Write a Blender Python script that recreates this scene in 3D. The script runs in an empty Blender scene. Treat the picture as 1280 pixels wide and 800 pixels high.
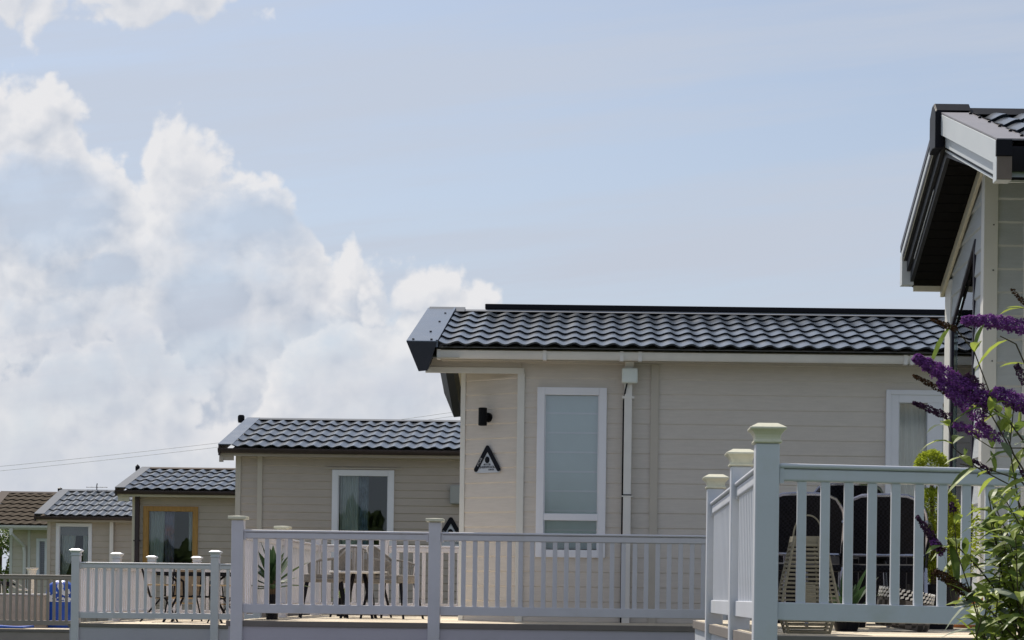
import bpy, bmesh, math, random
from mathutils import Vector, Matrix
random.seed(7)
R = math.radians
C = bpy.context.scene.collection
SC = bpy.context.scene

# ------------------------------------------------------------------ camera geometry
F, PX, PY, ROLL, EYE = 2400.0, 740.0, 746.0, 0.0125, 1.2
def P(u, v, Y):
    """point of the place seen at (u, v) of the photograph at distance Y"""
    du, dv = u - PX, v - PY
    x = du * math.cos(ROLL) + dv * math.sin(ROLL)
    y = -du * math.sin(ROLL) + dv * math.cos(ROLL)
    return Vector((x * Y / F, Y, EYE - y * Y / F))

# ------------------------------------------------------------------ mesh helper
class MB:
    def __init__(s): s.v = []; s.f = []
    def poly(s, pts):
        n = len(s.v); s.v += [tuple(p) for p in pts]; s.f.append(tuple(range(n, n + len(pts))))
    def box(s, x0, x1, y0, y1, z0, z1):
        n = len(s.v)
        s.v += [(x0,y0,z0),(x1,y0,z0),(x1,y1,z0),(x0,y1,z0),(x0,y0,z1),(x1,y0,z1),(x1,y1,z1),(x0,y1,z1)]
        for f in ((3,2,1,0),(4,5,6,7),(0,1,5,4),(1,2,6,5),(2,3,7,6),(3,0,4,7)):
            s.f.append(tuple(n + i for i in f))
    def prism(s, pts, vec):
        """closed polygon swept along vec"""
        n = len(s.v); k = len(pts); vec = Vector(vec)
        s.v += [tuple(p) for p in pts] + [tuple(Vector(p) + vec) for p in pts]
        s.f.append(tuple(range(n, n + k))[::-1]); s.f.append(tuple(range(n + k, n + 2 * k)))
        for i in range(k):
            j = (i + 1) % k
            s.f.append((n + i, n + j, n + k + j, n + k + i))
    def sweep(s, rings):
        """rings of equal length joined in order, ends capped"""
        n = len(s.v); k = len(rings[0])
        for r in rings: s.v += [tuple(p) for p in r]
        for a in range(len(rings) - 1):
            for i in range(k):
                j = (i + 1) % k
                s.f.append((n + a*k + i, n + a*k + j, n + (a+1)*k + j, n + (a+1)*k + i))
        s.f.append(tuple(range(n, n + k))[::-1])
        m = n + (len(rings) - 1) * k
        s.f.append(tuple(range(m, m + k)))
    def beam(s, p0, p1, w, h):
        """bar from p0 to p1, w across, h up"""
        p0, p1 = Vector(p0), Vector(p1); d = (p1 - p0).normalized()
        up = Vector((0,0,1)) if abs(d.z) < .95 else Vector((0,1,0))
        a = d.cross(up).normalized() * (w / 2); b = a.cross(d).normalized() * (h / 2)
        s.prism([p0 - a - b, p0 + a - b, p0 + a + b, p0 - a + b], p1 - p0)
    def tube(s, pts, r, n=8):
        pts = [Vector(p) for p in pts]; k = len(pts)
        rr = r if isinstance(r, (list, tuple)) else [r] * k
        ref = Vector((0.13, 0.31, 0.94)).normalized(); rings = []
        prev = None
        for i, p in enumerate(pts):
            d = (pts[min(i+1, k-1)] - pts[max(i-1, 0)]).normalized()
            if prev is None:
                a = d.cross(ref if abs(d.dot(ref)) < .95 else Vector((1,0,0))).normalized()
            else:
                a = (prev - d * prev.dot(d)).normalized()
            prev = a; b = d.cross(a)
            rings.append([p + (a * math.cos(2*math.pi*q/n) + b * math.sin(2*math.pi*q/n)) * rr[i] for q in range(n)])
        s.sweep(rings)
    def lathe(s, prof, c=(0,0,0), n=20, square=False):
        c = Vector(c); rings = []
        for (r, z) in prof:
            r = max(r, .0005)
            if square:
                rings.append([c + Vector((a*r, b*r, z)) for a, b in ((-1,-1),(1,-1),(1,1),(-1,1))])
            else:
                rings.append([c + Vector((math.cos(2*math.pi*q/n)*r, math.sin(2*math.pi*q/n)*r, z)) for q in range(n)])
        s.sweep(rings)
    def leaf(s, base, d, L, w, droop=.3, fold=.25, seg=4, up=None):
        base = Vector(base); d = Vector(d).normalized()
        u = Vector(up) if up is not None else Vector((0,0,1))
        side = d.cross(u)
        if side.length < .05: side = d.cross(Vector((1,.2,0)))
        side.normalize(); nrm = side.cross(d).normalized()
        n = len(s.v)
        prof = [.15, .8, 1.0, .7, .03] if seg == 4 else [.3, 1.0, .05]
        for i in range(seg + 1):
            t = i / seg
            c = base + d * (L * t) - Vector((0,0,1)) * (droop * L * t * t)
            ww = w * .5 * prof[i]
            s.v += [tuple(c - side*ww + nrm*ww*fold), tuple(c), tuple(c + side*ww + nrm*ww*fold)]
        for i in range(seg):
            a = n + 3*i
            s.f += [(a, a+1, a+4, a+3), (a+1, a+2, a+5, a+4)]
    def build(s, name, mat, parent=None, smooth=False, bevel=0, recalc=True, bseg=2):
        off = Vector((0,0,0))
        if parent is not None:
            off = world_loc(parent)
        me = bpy.data.meshes.new(name)
        me.from_pydata([tuple(Vector(p) - off) for p in s.v], [], s.f)
        if recalc:
            bm = bmesh.new(); bm.from_mesh(me)
            bmesh.ops.recalc_face_normals(bm, faces=bm.faces); bm.to_mesh(me); bm.free()
        me.materials.append(mat)
        if smooth:
            me.polygons.foreach_set('use_smooth', [True] * len(me.polygons))
            me.set_sharp_from_angle(angle=R(38))
        o = bpy.data.objects.new(name, me); C.objects.link(o)
        if parent is not None: o.parent = parent
        if bevel:
            m = o.modifiers.new('bevel', 'BEVEL'); m.width = bevel; m.segments = bseg
            m.limit_method = 'ANGLE'; m.angle_limit = R(40)
        return o
def world_loc(o):
    v = Vector((0,0,0))
    while o is not None:
        v = v + o.location; o = o.parent
    return v
def tag(o, label=None, cat=None, group=None, kind=None):
    if label: o['label'] = label
    if cat: o['category'] = cat
    if group: o['group'] = group
    if kind: o['kind'] = kind
    return o
def empty(name, loc, label, cat, group=None):
    o = bpy.data.objects.new(name, None); C.objects.link(o); o.location = loc
    o.empty_display_size = .2
    return tag(o, label, cat, group)
def copy_tree(o, parent=None):
    c = o.copy(); C.objects.link(c)
    if parent is not None: c.parent = parent
    for ch in list(o.children): copy_tree(ch, c)
    return c

# ------------------------------------------------------------------ materials
def mat(name, col, rough=.5, var=.12, scale=6.0, spec=.5, metal=0, bump=0, bscale=60, stretch=None, dirt=None, coat=0, trans=0):
    m = bpy.data.materials.new(name); m.use_nodes = True
    nt = m.node_tree; b = nt.nodes['Principled BSDF']
    b.inputs['Roughness'].default_value = rough; b.inputs['Metallic'].default_value = metal
    b.inputs['Specular IOR Level'].default_value = spec
    if coat: b.inputs['Coat Weight'].default_value = coat
    tc = nt.nodes.new('ShaderNodeTexCoord')
    mp = nt.nodes.new('ShaderNodeMapping'); nt.links.new(tc.outputs['Object'], mp.inputs[0])
    if stretch: mp.inputs['Scale'].default_value = stretch
    nz = nt.nodes.new('ShaderNodeTexNoise'); nz.inputs['Scale'].default_value = scale
    nz.inputs['Detail'].default_value = 6; nz.inputs['Roughness'].default_value = .62
    nt.links.new(mp.outputs[0], nz.inputs['Vector'])
    rp = nt.nodes.new('ShaderNodeValToRGB')
    lo = [c * (1 - var) for c in col]; hi = [min(1, c * (1 + var)) for c in col]
    rp.color_ramp.elements[0].color = (*lo, 1); rp.color_ramp.elements[1].color = (*hi, 1)
    rp.color_ramp.elements[0].position = .3; rp.color_ramp.elements[1].position = .7
    nt.links.new(nz.outputs['Fac'], rp.inputs[0])
    out = rp.outputs['Color']
    if dirt:                                     # stains with a shape of their own
        dcol, dscale, damt = dirt
        n2 = nt.nodes.new('ShaderNodeTexNoise'); n2.inputs['Scale'].default_value = dscale
        n2.inputs['Detail'].default_value = 8; n2.inputs['Roughness'].default_value = .7
        nt.links.new(tc.outputs['Object'], n2.inputs['Vector'])
        r2 = nt.nodes.new('ShaderNodeValToRGB')
        r2.color_ramp.elements[0].position = .52; r2.color_ramp.elements[1].position = .75
        r2.color_ramp.elements[0].color = (0,0,0,1); r2.color_ramp.elements[1].color = (damt,damt,damt,1)
        nt.links.new(n2.outputs['Fac'], r2.inputs[0])
        mx = nt.nodes.new('ShaderNodeMix'); mx.data_type = 'RGBA'
        nt.links.new(r2.outputs['Color'], mx.inputs['Factor']); nt.links.new(out, mx.inputs['A'])
        mx.inputs['B'].default_value = (*dcol, 1); out = mx.outputs['Result']
    nt.links.new(out, b.inputs['Base Color'])
    rr = nt.nodes.new('ShaderNodeMapRange'); rr.inputs['To Min'].default_value = max(0, rough - .08); rr.inputs['To Max'].default_value = min(1, rough + .1)
    nt.links.new(nz.outputs['Fac'], rr.inputs['Value']); nt.links.new(rr.outputs[0], b.inputs['Roughness'])
    if bump:
        n3 = nt.nodes.new('ShaderNodeTexNoise'); n3.inputs['Scale'].default_value = bscale; n3.inputs['Detail'].default_value = 4
        nt.links.new(mp.outputs[0], n3.inputs['Vector'])
        bp = nt.nodes.new('ShaderNodeBump'); bp.inputs['Strength'].default_value = bump; bp.inputs['Distance'].default_value = .01
        nt.links.new(n3.outputs['Fac'], bp.inputs['Height']); nt.links.new(bp.outputs[0], b.inputs['Normal'])
    if trans:                                    # thin leaf: light comes through
        tr = nt.nodes.new('ShaderNodeBsdfTranslucent'); nt.links.new(out, tr.inputs['Color'])
        ms = nt.nodes.new('ShaderNodeMixShader'); ms.inputs[0].default_value = trans
        nt.links.new(b.outputs[0], ms.inputs[1]); nt.links.new(tr.outputs[0], ms.inputs[2])
        nt.links.new(ms.outputs[0], nt.nodes['Material Output'].inputs['Surface'])
    return m
def glass_mat(name, tint=(.88,.925,.92), refl=.10, rough=.01):
    m = bpy.data.materials.new(name); m.use_nodes = True; nt = m.node_tree
    nt.nodes.remove(nt.nodes['Principled BSDF'])
    fr = nt.nodes.new('ShaderNodeFresnel'); fr.inputs['IOR'].default_value = 1.5
    ad = nt.nodes.new('ShaderNodeMath'); ad.operation = 'ADD'; ad.inputs[1].default_value = refl; ad.use_clamp = True
    nt.links.new(fr.outputs[0], ad.inputs[0])
    t = nt.nodes.new('ShaderNodeBsdfTransparent'); t.inputs[0].default_value = (*tint, 1)
    g = nt.nodes.new('ShaderNodeBsdfGlossy'); g.inputs['Roughness'].default_value = rough; g.inputs['Color'].default_value = (.95,.97,1,1)
    tc = nt.nodes.new('ShaderNodeTexCoord')
    nz = nt.nodes.new('ShaderNodeTexNoise'); nz.inputs['Scale'].default_value = 1.3; nz.inputs['Detail'].default_value = 1
    nt.links.new(tc.outputs['Object'], nz.inputs['Vector'])
    bp = nt.nodes.new('ShaderNodeBump'); bp.inputs['Strength'].default_value = .04; bp.inputs['Distance'].default_value = .02
    nt.links.new(nz.outputs['Fac'], bp.inputs['Height']); nt.links.new(bp.outputs[0], g.inputs['Normal'])
    ms = nt.nodes.new('ShaderNodeMixShader')
    nt.links.new(ad.outputs[0], ms.inputs[0]); nt.links.new(t.outputs[0], ms.inputs[1]); nt.links.new(g.outputs[0], ms.inputs[2])
    nt.links.new(ms.outputs[0], nt.nodes['Material Output'].inputs['Surface'])
    return m
def weave_mat(name, a, b, scale):
    m = mat(name, a, .45, .15, 10); nt = m.node_tree; bs = nt.nodes['Principled BSDF']
    tc = nt.nodes.new('ShaderNodeTexCoord')
    ck = nt.nodes.new('ShaderNodeTexChecker'); ck.inputs['Scale'].default_value = scale
    ck.inputs['Color1'].default_value = (*a, 1); ck.inputs['Color2'].default_value = (*b, 1)
    nt.links.new(tc.outputs['Object'], ck.inputs['Vector'])
    nt.links.new(ck.outputs['Color'], bs.inputs['Base Color']); bs.inputs['Specular IOR Level'].default_value = .08; bs.inputs['Roughness'].default_value = .7
    bp = nt.nodes.new('ShaderNodeBump'); bp.inputs['Strength'].default_value = .5; bp.inputs['Distance'].default_value = .006
    nt.links.new(ck.outputs['Fac'], bp.inputs['Height']); nt.links.new(bp.outputs[0], bs.inputs['Normal'])
    return m

GRAIN = (1.2, 1.2, 14)
M = {}
M['side_main'] = mat('cladding_beige', (.60,.555,.505), .55, .06, 3, .3, bump=.25, bscale=30, stretch=(1.5,1.5,14), dirt=((.47,.43,.385), 1.3, .35))
M['side_h2'] = mat('cladding_taupe', (.44,.39,.345), .6, .06, 3, .3, bump=.2, bscale=30, stretch=(1.5,1.5,14), dirt=((.31,.27,.22), 1.1, .3))
M['side_h3'] = mat('cladding_fawn', (.45,.395,.335), .6, .06, 3, .3, dirt=((.33,.29,.24), 1.0, .3))
M['side_h4'] = mat('cladding_stone', (.44,.395,.345), .6, .06, 3, .3)
M['side_h5'] = mat('cladding_cream', (.60,.535,.45), .6, .06, 3, .3)
M['side_r'] = mat('cladding_pale_grey', (.455,.48,.495), .55, .05, 3, .3, bump=.3, bscale=26, stretch=(1.5,1.5,16), dirt=((.40,.41,.38), 1.5, .3))
M['trim_beige'] = mat('trim_beige', (.49,.45,.39), .5, .04, 3)
M['trim_pale'] = mat('trim_pale', (.66,.65,.61), .45, .04, 3)
M['cream'] = mat('trim_cream', (.62,.58,.46), .45, .05, 3, dirt=((.40,.38,.28), 2.2, .4))
M['pvc'] = mat('white_plastic', (.635,.655,.705), .38, .04, 2.2, .45, dirt=((.46,.47,.38), 2.6, .34))
M['pvc_lilac'] = mat('white_plastic_aged', (.66,.645,.69), .4, .05, 2.2, .4, dirt=((.47,.46,.40), 2.4, .34))
M['pvc_cap'] = mat('cap_cream_plastic', (.76,.73,.56), .4, .06, 9, .4, dirt=((.42,.42,.31), 14, .4))
M['taupe_fence'] = mat('taupe_paint', (.35,.295,.26), .55, .08, 3)
M['frame_white'] = mat('window_white', (.74,.75,.80), .3, .03, 2, .5)
M['frame_oak'] = mat('window_oak', (.40,.22,.055), .4, .2, 4, .4, stretch=(9,9,1.2))
M['frame_dark'] = mat('frame_aubergine', (.018,.015,.028), .35, .1, 3, .35)
M['gutter_white'] = mat('gutter_white', (.72,.70,.67), .35, .05, 3)
M['gutter_brown'] = mat('gutter_brown', (.04,.026,.026), .4, .1, 3, .4)
M['black'] = mat('black_plastic', (.006,.006,.010), .45, .1, 5, .15)
M['tile'] = mat('steel_tile_graphite', (.048,.060,.080), .20, .2, 5, .55, dirt=((.05,.055,.05), 3.0, .5))
M['tile_pale'] = mat('steel_tile_slate_grey', (.055,.068,.085), .21, .2, 5, .55, dirt=((.07,.075,.07), 3.0, .5))
M['tile_brown'] = mat('tile_weathered_brown', (.075,.058,.042), .92, .3, 8, .08, dirt=((.035,.028,.02), 2.0, .6))
M['flash'] = mat('flashing_steel_grey', (.075,.095,.13), .2, .08, 3, .5)
M['flash_pale'] = mat('flashing_pale_steel', (.22,.23,.25), .88, .06, 3, .05)
M['barge_dark'] = mat('barge_charcoal', (.028,.03,.038), .5, .1, 4, .3)
M['barge_pale'] = mat('barge_pale_grey', (.55,.58,.60), .4, .04, 3)
M['barge_brown'] = mat('barge_taupe', (.16,.135,.12), .88, .1, 4, .05)
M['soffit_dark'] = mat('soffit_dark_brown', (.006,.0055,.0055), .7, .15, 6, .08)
M['deck'] = mat('deck_board', (.72,.63,.49), .65, .14, 4, .3, bump=.3, bscale=20, stretch=(1,9,9), dirt=((.44,.38,.29), 2.5, .4))
M['deck_edge'] = mat('deck_edge_taupe', (.19,.165,.15), .6, .1, 4)
M['skirt'] = mat('skirting_plastic', (.52,.49,.55), .45, .06, 2, dirt=((.36,.35,.36), 2.0, .35))
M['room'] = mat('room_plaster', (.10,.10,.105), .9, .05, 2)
M['curtain'] = mat('curtain_pale', (.72,.74,.74), .9, .06, 3, .1, trans=.25)
M['curtain_dark'] = mat('curtain_pattern', (.20,.27,.36), .9, .5, 7, .1, trans=.2)
M['blind'] = mat('blind_fabric', (.66,.75,.76), .9, .05, 4, .1, trans=.15)
M['blind_grey'] = mat('blind_grey_mauve', (.40,.37,.40), .9, .05, 4, .1, trans=.2)
M['glass'] = glass_mat('glass', refl=.0)
M['glass_mirror'] = glass_mat('glass_mirror', (.93,.96,.96), refl=.07, rough=.11)
M['glass_clear'] = glass_mat('glass_clear', (.93,.96,.93), .0)
M['grass'] = mat('lawn_grass', (.055,.085,.028), .9, .35, 2.5, .1, bump=.6, bscale=40)
M['leaf'] = mat('leaf_green', (.145,.205,.045), .45, .45, 11, .4, trans=.42)
M['leaf_light'] = mat('leaf_fresh', (.32,.385,.075), .45, .3, 11, .4, trans=.5)
M['leaf_under'] = mat('leaf_silver', (.25,.29,.22), .6, .2, 11, .3, trans=.3)
M['leaf_lime'] = mat('leaf_lime', (.34,.40,.04), .5, .35, 14, .3, trans=.55)
M['leaf_dark'] = mat('leaf_dark', (.06,.085,.03), .8, .6, 3.5, .1)
M['yucca'] = mat('yucca_leaf', (.035,.075,.028), .4, .3, 6, .4, trans=.2)
M['bark'] = mat('bark', (.11,.075,.045), .85, .3, 20, .2, bump=.5)
M['stem'] = mat('stem_brown', (.075,.06,.035), .7, .35, 14, .2)
M['purple'] = mat('floret_purple', (.24,.075,.32), .6, .65, 130, .2, trans=.35)
M['purple_dark'] = mat('floret_faded', (.075,.03,.075), .7, .6, 110, .2, trans=.2)
M['seed'] = mat('seedhead_brown', (.09,.042,.02), .8, .5, 22, .2)
M['rope'] = mat('rope_taupe', (.24,.222,.205), .8, .2, 30, .2)
M['rattan_black'] = weave_mat('rattan_black', (.012,.012,.017), (.004,.004,.006), 70)
M['rattan_grey'] = weave_mat('rattan_grey', (.11,.10,.095), (.035,.032,.03), 26)
M['rattan_pale'] = mat('weave_band_pale', (.55,.54,.52), .6, .2, 30)
M['metal_dark'] = mat('tube_dark_metal', (.28,.28,.33), .2, .1, 5, .6, metal=.9)
M['wood_grey'] = mat('slat_weathered', (.205,.19,.145), .75, .22, 6, .2, stretch=(1.5,8,8))
M['terracotta'] = mat('terracotta', (.40,.15,.06), .8, .2, 8, .2)
M['sling'] = mat('sling_tan', (.34,.25,.16), .8, .12, 12, .2)
M['wood_tan'] = mat('wood_tan', (.48,.36,.22), .6, .2, 6, .3)
M['blue_cover'] = mat('tarpaulin_blue', (.010,.08,.45), .35, .25, 4, .5, bump=.5, bscale=9)
M['white_print'] = mat('white_print', (.7,.74,.8), .5, .08, 9)
M['sign_grey'] = mat('sign_grey', (.46,.50,.56), .4, .04, 5)
M['sign_dark'] = mat('sign_charcoal', (.007,.008,.013), .5, .08, 5, .12)
M['stoneware'] = mat('stoneware_white', (.66,.63,.60), .5, .06, 9)
M['tan_box'] = mat('tan_box', (.46,.385,.31), .7, .1, 5, .2)
M['cable'] = mat('cable_grey', (.6,.6,.62), .6, .05, 4)
M['lamp_black'] = mat('lamp_black', (.005,.005,.006), .55, .1, 6, .12)
M['box_white'] = mat('antenna_white', (.68,.73,.70), .4, .03, 4)

# ------------------------------------------------------------------ builders
CHAMFER = .013
def siding(mb, o, ux, nrm, W, z0, z1, course, lip, holes=(), phase=0.0):
    """lapped boards on a wall: o = lower left corner, ux along the wall, nrm outward"""
    o, ux, nrm = Vector(o), Vector(ux), Vector(nrm)
    def pt(a, z, off): 
        p = o + ux * a + nrm * off; return (p.x, p.y, z)
    def segs(zm):
        cuts = [(0, W)]
        for (a0, a1, zb, zt) in holes:
            if zb < zm < zt:
                new = []
                for (p, q) in cuts:
                    if a0 > p: new.append((p, min(q, a0)))
                    if a1 < q: new.append((max(p, a1), q))
                cuts = [c for c in new if c[1] - c[0] > 1e-4]
        return cuts
    k = -1
    while True:
        zb = z0 + (k + phase) * course; zt = zb + course; k += 1
        if zb >= z1: break
        lo, hi = max(zb, z0), min(zt, z1)
        if hi - lo < 1e-4: continue
        cz = min(lo + CHAMFER, hi)
        lv = sorted({cz, hi} | {z for h in holes for z in (h[2], h[3]) if cz < z < hi})
        for a, b in zip(lv[:-1], lv[1:]):
            oa, ob = lip * (1 - (a - zb) / course), lip * (1 - (b - zb) / course)
            for (p, q) in segs((a + b) / 2):
                mb.poly([pt(p, a, oa), pt(q, a, oa), pt(q, b, ob), pt(p, b, ob)])
        for (p, q) in segs(lo + 1e-5):
            oc = lip * (1 - (cz - zb) / course)
            mb.poly([pt(p, lo, .0), pt(q, lo, .0), pt(q, cz, oc), pt(p, cz, oc)])

def tiles(mb, x0, x1, ye, ze, yr, zr, pitch, rows, amp=.024, nose=.026, samp=8, flip=False):
    """pressed pantile sheet from the eave (ye, ze) up to the ridge (yr, zr)"""
    d = Vector((0, yr - ye, zr - ze)); L = d.length; d.normalize()
    nrm = Vector((0, -d.z, d.y)) if d.y > 0 else Vector((0, d.z, -d.y))
    n = max(2, int((x1 - x0) / pitch * samp))
    hs = []
    for i in range(n + 1):
        x = x0 + (x1 - x0) * i / n
        t = ((x - x0) / pitch) % 1.0
        hs.append((x, amp * (math.cos(2 * math.pi * (t ** .74)) * .5 + .5) * 2))
    base = Vector((0, ye, ze))
    for r in range(rows):
        a, b = L * r / rows, L * (r + 1) / rows + .012
        jit = random.uniform(-.0015, .0015)
        k = len(mb.v)
        for (x, h) in hs:
            pa = base + d * a + nrm * (h + nose + jit); pb = base + d * b + nrm * (h + .001)
            pm = base + d * (a + .024) + nrm * (h - .003)
            mb.v += [(x, pm.y, pm.z), (x, pa.y, pa.z), (x, pb.y, pb.z)]
        for i in range(n):
            q = k + 3 * i
            mb.f += [(q, q+3, q+4, q+1), (q+1, q+4, q+5, q+2)]

def window(root, x0, x1, z0, z1, y, fw, fm, transoms=(), proud=.035, mullions=(), name='window', drip=None, sill=False, gl='glass'):
    """framed window set in the wall plane y; opening = outer frame; returns the frame part"""
    m = MB(); yo, yi = y - proud, y + .06
    m.box(x0, x0 + fw, yo, yi, z0, z1); m.box(x1 - fw, x1, yo, yi, z0, z1)
    m.box(x0 + fw, x1 - fw, yo, yi, z0, z0 + fw); m.box(x0 + fw, x1 - fw, yo, yi, z1 - fw, z1)
    for t in transoms: m.box(x0 + fw, x1 - fw, yo + .004, yi, t - fw*.45, t + fw*.45)
    for t in mullions: m.box(t - fw*.6, t + fw*.6, yo + .003, yi, z0 + fw, z1 - fw)
    # inner bead
    b = .012
    m.box(x0 + fw, x0 + fw + b, yo + .018, yi - .01, z0 + fw, z1 - fw); m.box(x1 - fw - b, x1 - fw, yo + .018, yi - .01, z0 + fw, z1 - fw)
    fr = m.build(name, fm, root, bevel=.005)
    g = MB(); g.box(x0 + fw*.6, x1 - fw*.6, y + .012, y + .018, z0 + fw*.6, z1 - fw*.6)
    g.build('pane', M[gl], fr)
    if drip:
        d = MB(); d.prism([(x0 - .12, y - .012, z1 + .03), (x0 - .12, y - .055, z1 + .012), (x0 - .12, y - .055, z1 + .03), (x0 - .12, y - .012, z1 + .05)], (x1 - x0 + .24, 0, 0))
        d.build('drip_rail', drip, fr)
    return fr
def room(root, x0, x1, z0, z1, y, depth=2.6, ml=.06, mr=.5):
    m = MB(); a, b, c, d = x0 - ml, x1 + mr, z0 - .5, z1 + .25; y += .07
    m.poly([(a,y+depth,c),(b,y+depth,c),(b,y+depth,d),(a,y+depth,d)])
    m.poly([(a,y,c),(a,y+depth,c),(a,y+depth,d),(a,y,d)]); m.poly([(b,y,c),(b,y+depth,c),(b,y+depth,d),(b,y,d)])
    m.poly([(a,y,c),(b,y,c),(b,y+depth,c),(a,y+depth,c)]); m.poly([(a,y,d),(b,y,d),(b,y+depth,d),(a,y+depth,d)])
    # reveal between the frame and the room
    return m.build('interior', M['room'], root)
def curtain(parent, x0, x1, z0, z1, y, m, waves=5, amp=.03, gather=0.0, name='curtain'):
    mb = MB(); n = waves * 8; rows = 6; k = 0
    for j in range(rows + 1):
        t = j / rows; z = z1 + (z0 - z1) * t
        for i in range(n + 1):
            s = i / n; x = x0 + (x1 - x0) * s
            x = x0 + (x - x0) * (1 - gather * t * t)
            mb.v.append((x, y + amp * math.sin(s * waves * 2 * math.pi + .5 * math.sin(t*3)) , z))
    for j in range(rows):
        for i in range(n):
            a = j * (n + 1) + i; mb.f.append((a, a+1, a+n+2, a+n+1))
    return mb.build(name, m, parent, smooth=True)

CAP_A = [(.064,0),(.075,.004),(.075,.014),(.066,.018),(.066,.030),(.070,.046),(.081,.062),(.094,.072),(.097,.075),(.097,.081),(.094,.085),(.056,.106),(.052,.108),(.0,.109)]
CAP_B = [(.064,0),(.064,.006),(.092,.008),(.095,.012),(.095,.036),(.09,.04),(.0,.046)]
def fence(name, label, cat, runs, floor, height, pvc, capm, cap, post=.127, spacing=.122, bw=.049, below=.6, rail=.095, drop=None):
    """runs: list of lists of post positions (x, y[, dz]); posts shared by key"""
    p0 = runs[0][0]
    root = empty(name, (p0[0], p0[1], floor), label, cat)
    h = post / 2; seen = set(); proto = None; capp = None
    for run in runs:
        for p in run:
            x, y = p[0], p[1]; dz = p[2] if len(p) > 2 else 0
            key = (round(x, 2), round(y, 2))
            if key in seen or (len(p) > 3 and p[3] == 'none'): continue
            seen.add(key)
            m = MB(); m.box(x-h, x+h, y-h, y+h, max(floor - below, 0), floor + dz + height + (.10 if cap else 0))
            po = m.build('post', pvc, root, bevel=.009)
            if cap:
                c = MB(); c.lathe(cap, (x, y, floor + dz + height + .10), square=True)
                c.build('post_cap', capm, po, bevel=.003)
        for a, b in zip(run[:-1], run[1:]):
            za = floor + (a[2] if len(a) > 2 else 0); zb = floor + (b[2] if len(b) > 2 else 0)
            A, B = Vector((a[0], a[1], za)), Vector((b[0], b[1], zb)); d = (B - A); L = d.length; d.normalize()
            ha = 0 if (len(a) > 3 and a[3] == 'none') else h
            hb = 0 if (len(b) > 3 and b[3] == 'none') else h
            s, e = A + d * ha, B - d * hb; up = Vector((0,0,1))
            m = MB()
            m.beam(s + up*(height - .014), e + up*(height - .014), .088, .026)
            m.beam(s + up*(height - .027 - (rail-.026)/2), e + up*(height - .027 - (rail-.026)/2), .06, rail - .028)
            tr = m.build('top_rail', pvc, root, bevel=.0125, bseg=5)
            br = MB(); br.beam(s + up*(.08 + rail/2), e + up*(.08 + rail/2), .06, rail)
            br.build('bottom_rail', pvc, root, bevel=.004)
            for q, sg in ((s, 1), (e, -1)):
                for zz in (height - .065, .08 + rail/2):
                    bk = MB()
                    c0 = q + up * zz + d * (sg * .004); 
                    bk.beam(c0, c0 + d * (sg * .022), .068, .085); bk.build('rail_bracket', pvc, root)
            n = max(1, int(round((e - s).length / spacing)) - 1); me = None
            zl, zh = .08 + rail - .003, height - rail + .003
            for i in range(n):
                c = s + (e - s) * ((i + 1) / (n + 1))
                if me is None:
                    bm = MB(); a2 = d.cross(up).normalized()
                    w, t = d * (bw/2), a2 * .019
                    bm.prism([c - w - t + up*zl, c + w - t + up*zl, c + w + t + up*zl, c - w + t + up*zl], up * (zh - zl))
                    o = bm.build('baluster', pvc, root, bevel=.006); me = o; c0 = c
                else:
                    o = me.copy(); C.objects.link(o); o.parent = root; o.location = me.location + (c - c0)
    return root

def deck(name, label, x0, x1, y0, y1, z, edge=True, skirtm=None, board=.14, gap=.006, edge_h=.06, floorm=None):
    root = empty(name, (x0, y0, z), label, 'deck')
    m = MB(); y = y0
    while y < y1 - .02:
        ye = min(y + board - gap, y1)
        # boards run along x, butt-jointed
        cuts = [x0]; xx = x0 + random.uniform(1.2, 3.4)
        while xx < x1 - .8: cuts.append(xx); xx += 3.6
        cuts.append(x1)
        for a, b in zip(cuts[:-1], cuts[1:]):
            m.box(a + .001, b - .002, y, ye, z - .024 + random.uniform(-.001,.001), z + random.uniform(-.0015, .0015))
        y += board
    m.build('deck_boards', floorm or M['deck'], root)
    e = MB(); e.box(x0 - .022, x1 + .02, y0 - .022, y0 - .002, z - edge_h, z - .003)
    e.box(x0 - .022, x0 - .002, y0 + .0, y1, z - edge_h, z - .003)
    e.build('edge_board', M['deck_edge'], root, bevel=.003)
    s = MB()
    s.box(x0 + .0, x1, y0 - .004, y0 + .02, .02, z - .03); s.box(x0 - .002, x0 + .02, y0 + .021, y1, .02, z - .03)
    s.build('skirting_panel', skirtm or M['skirt'], root)
    return root

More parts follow.
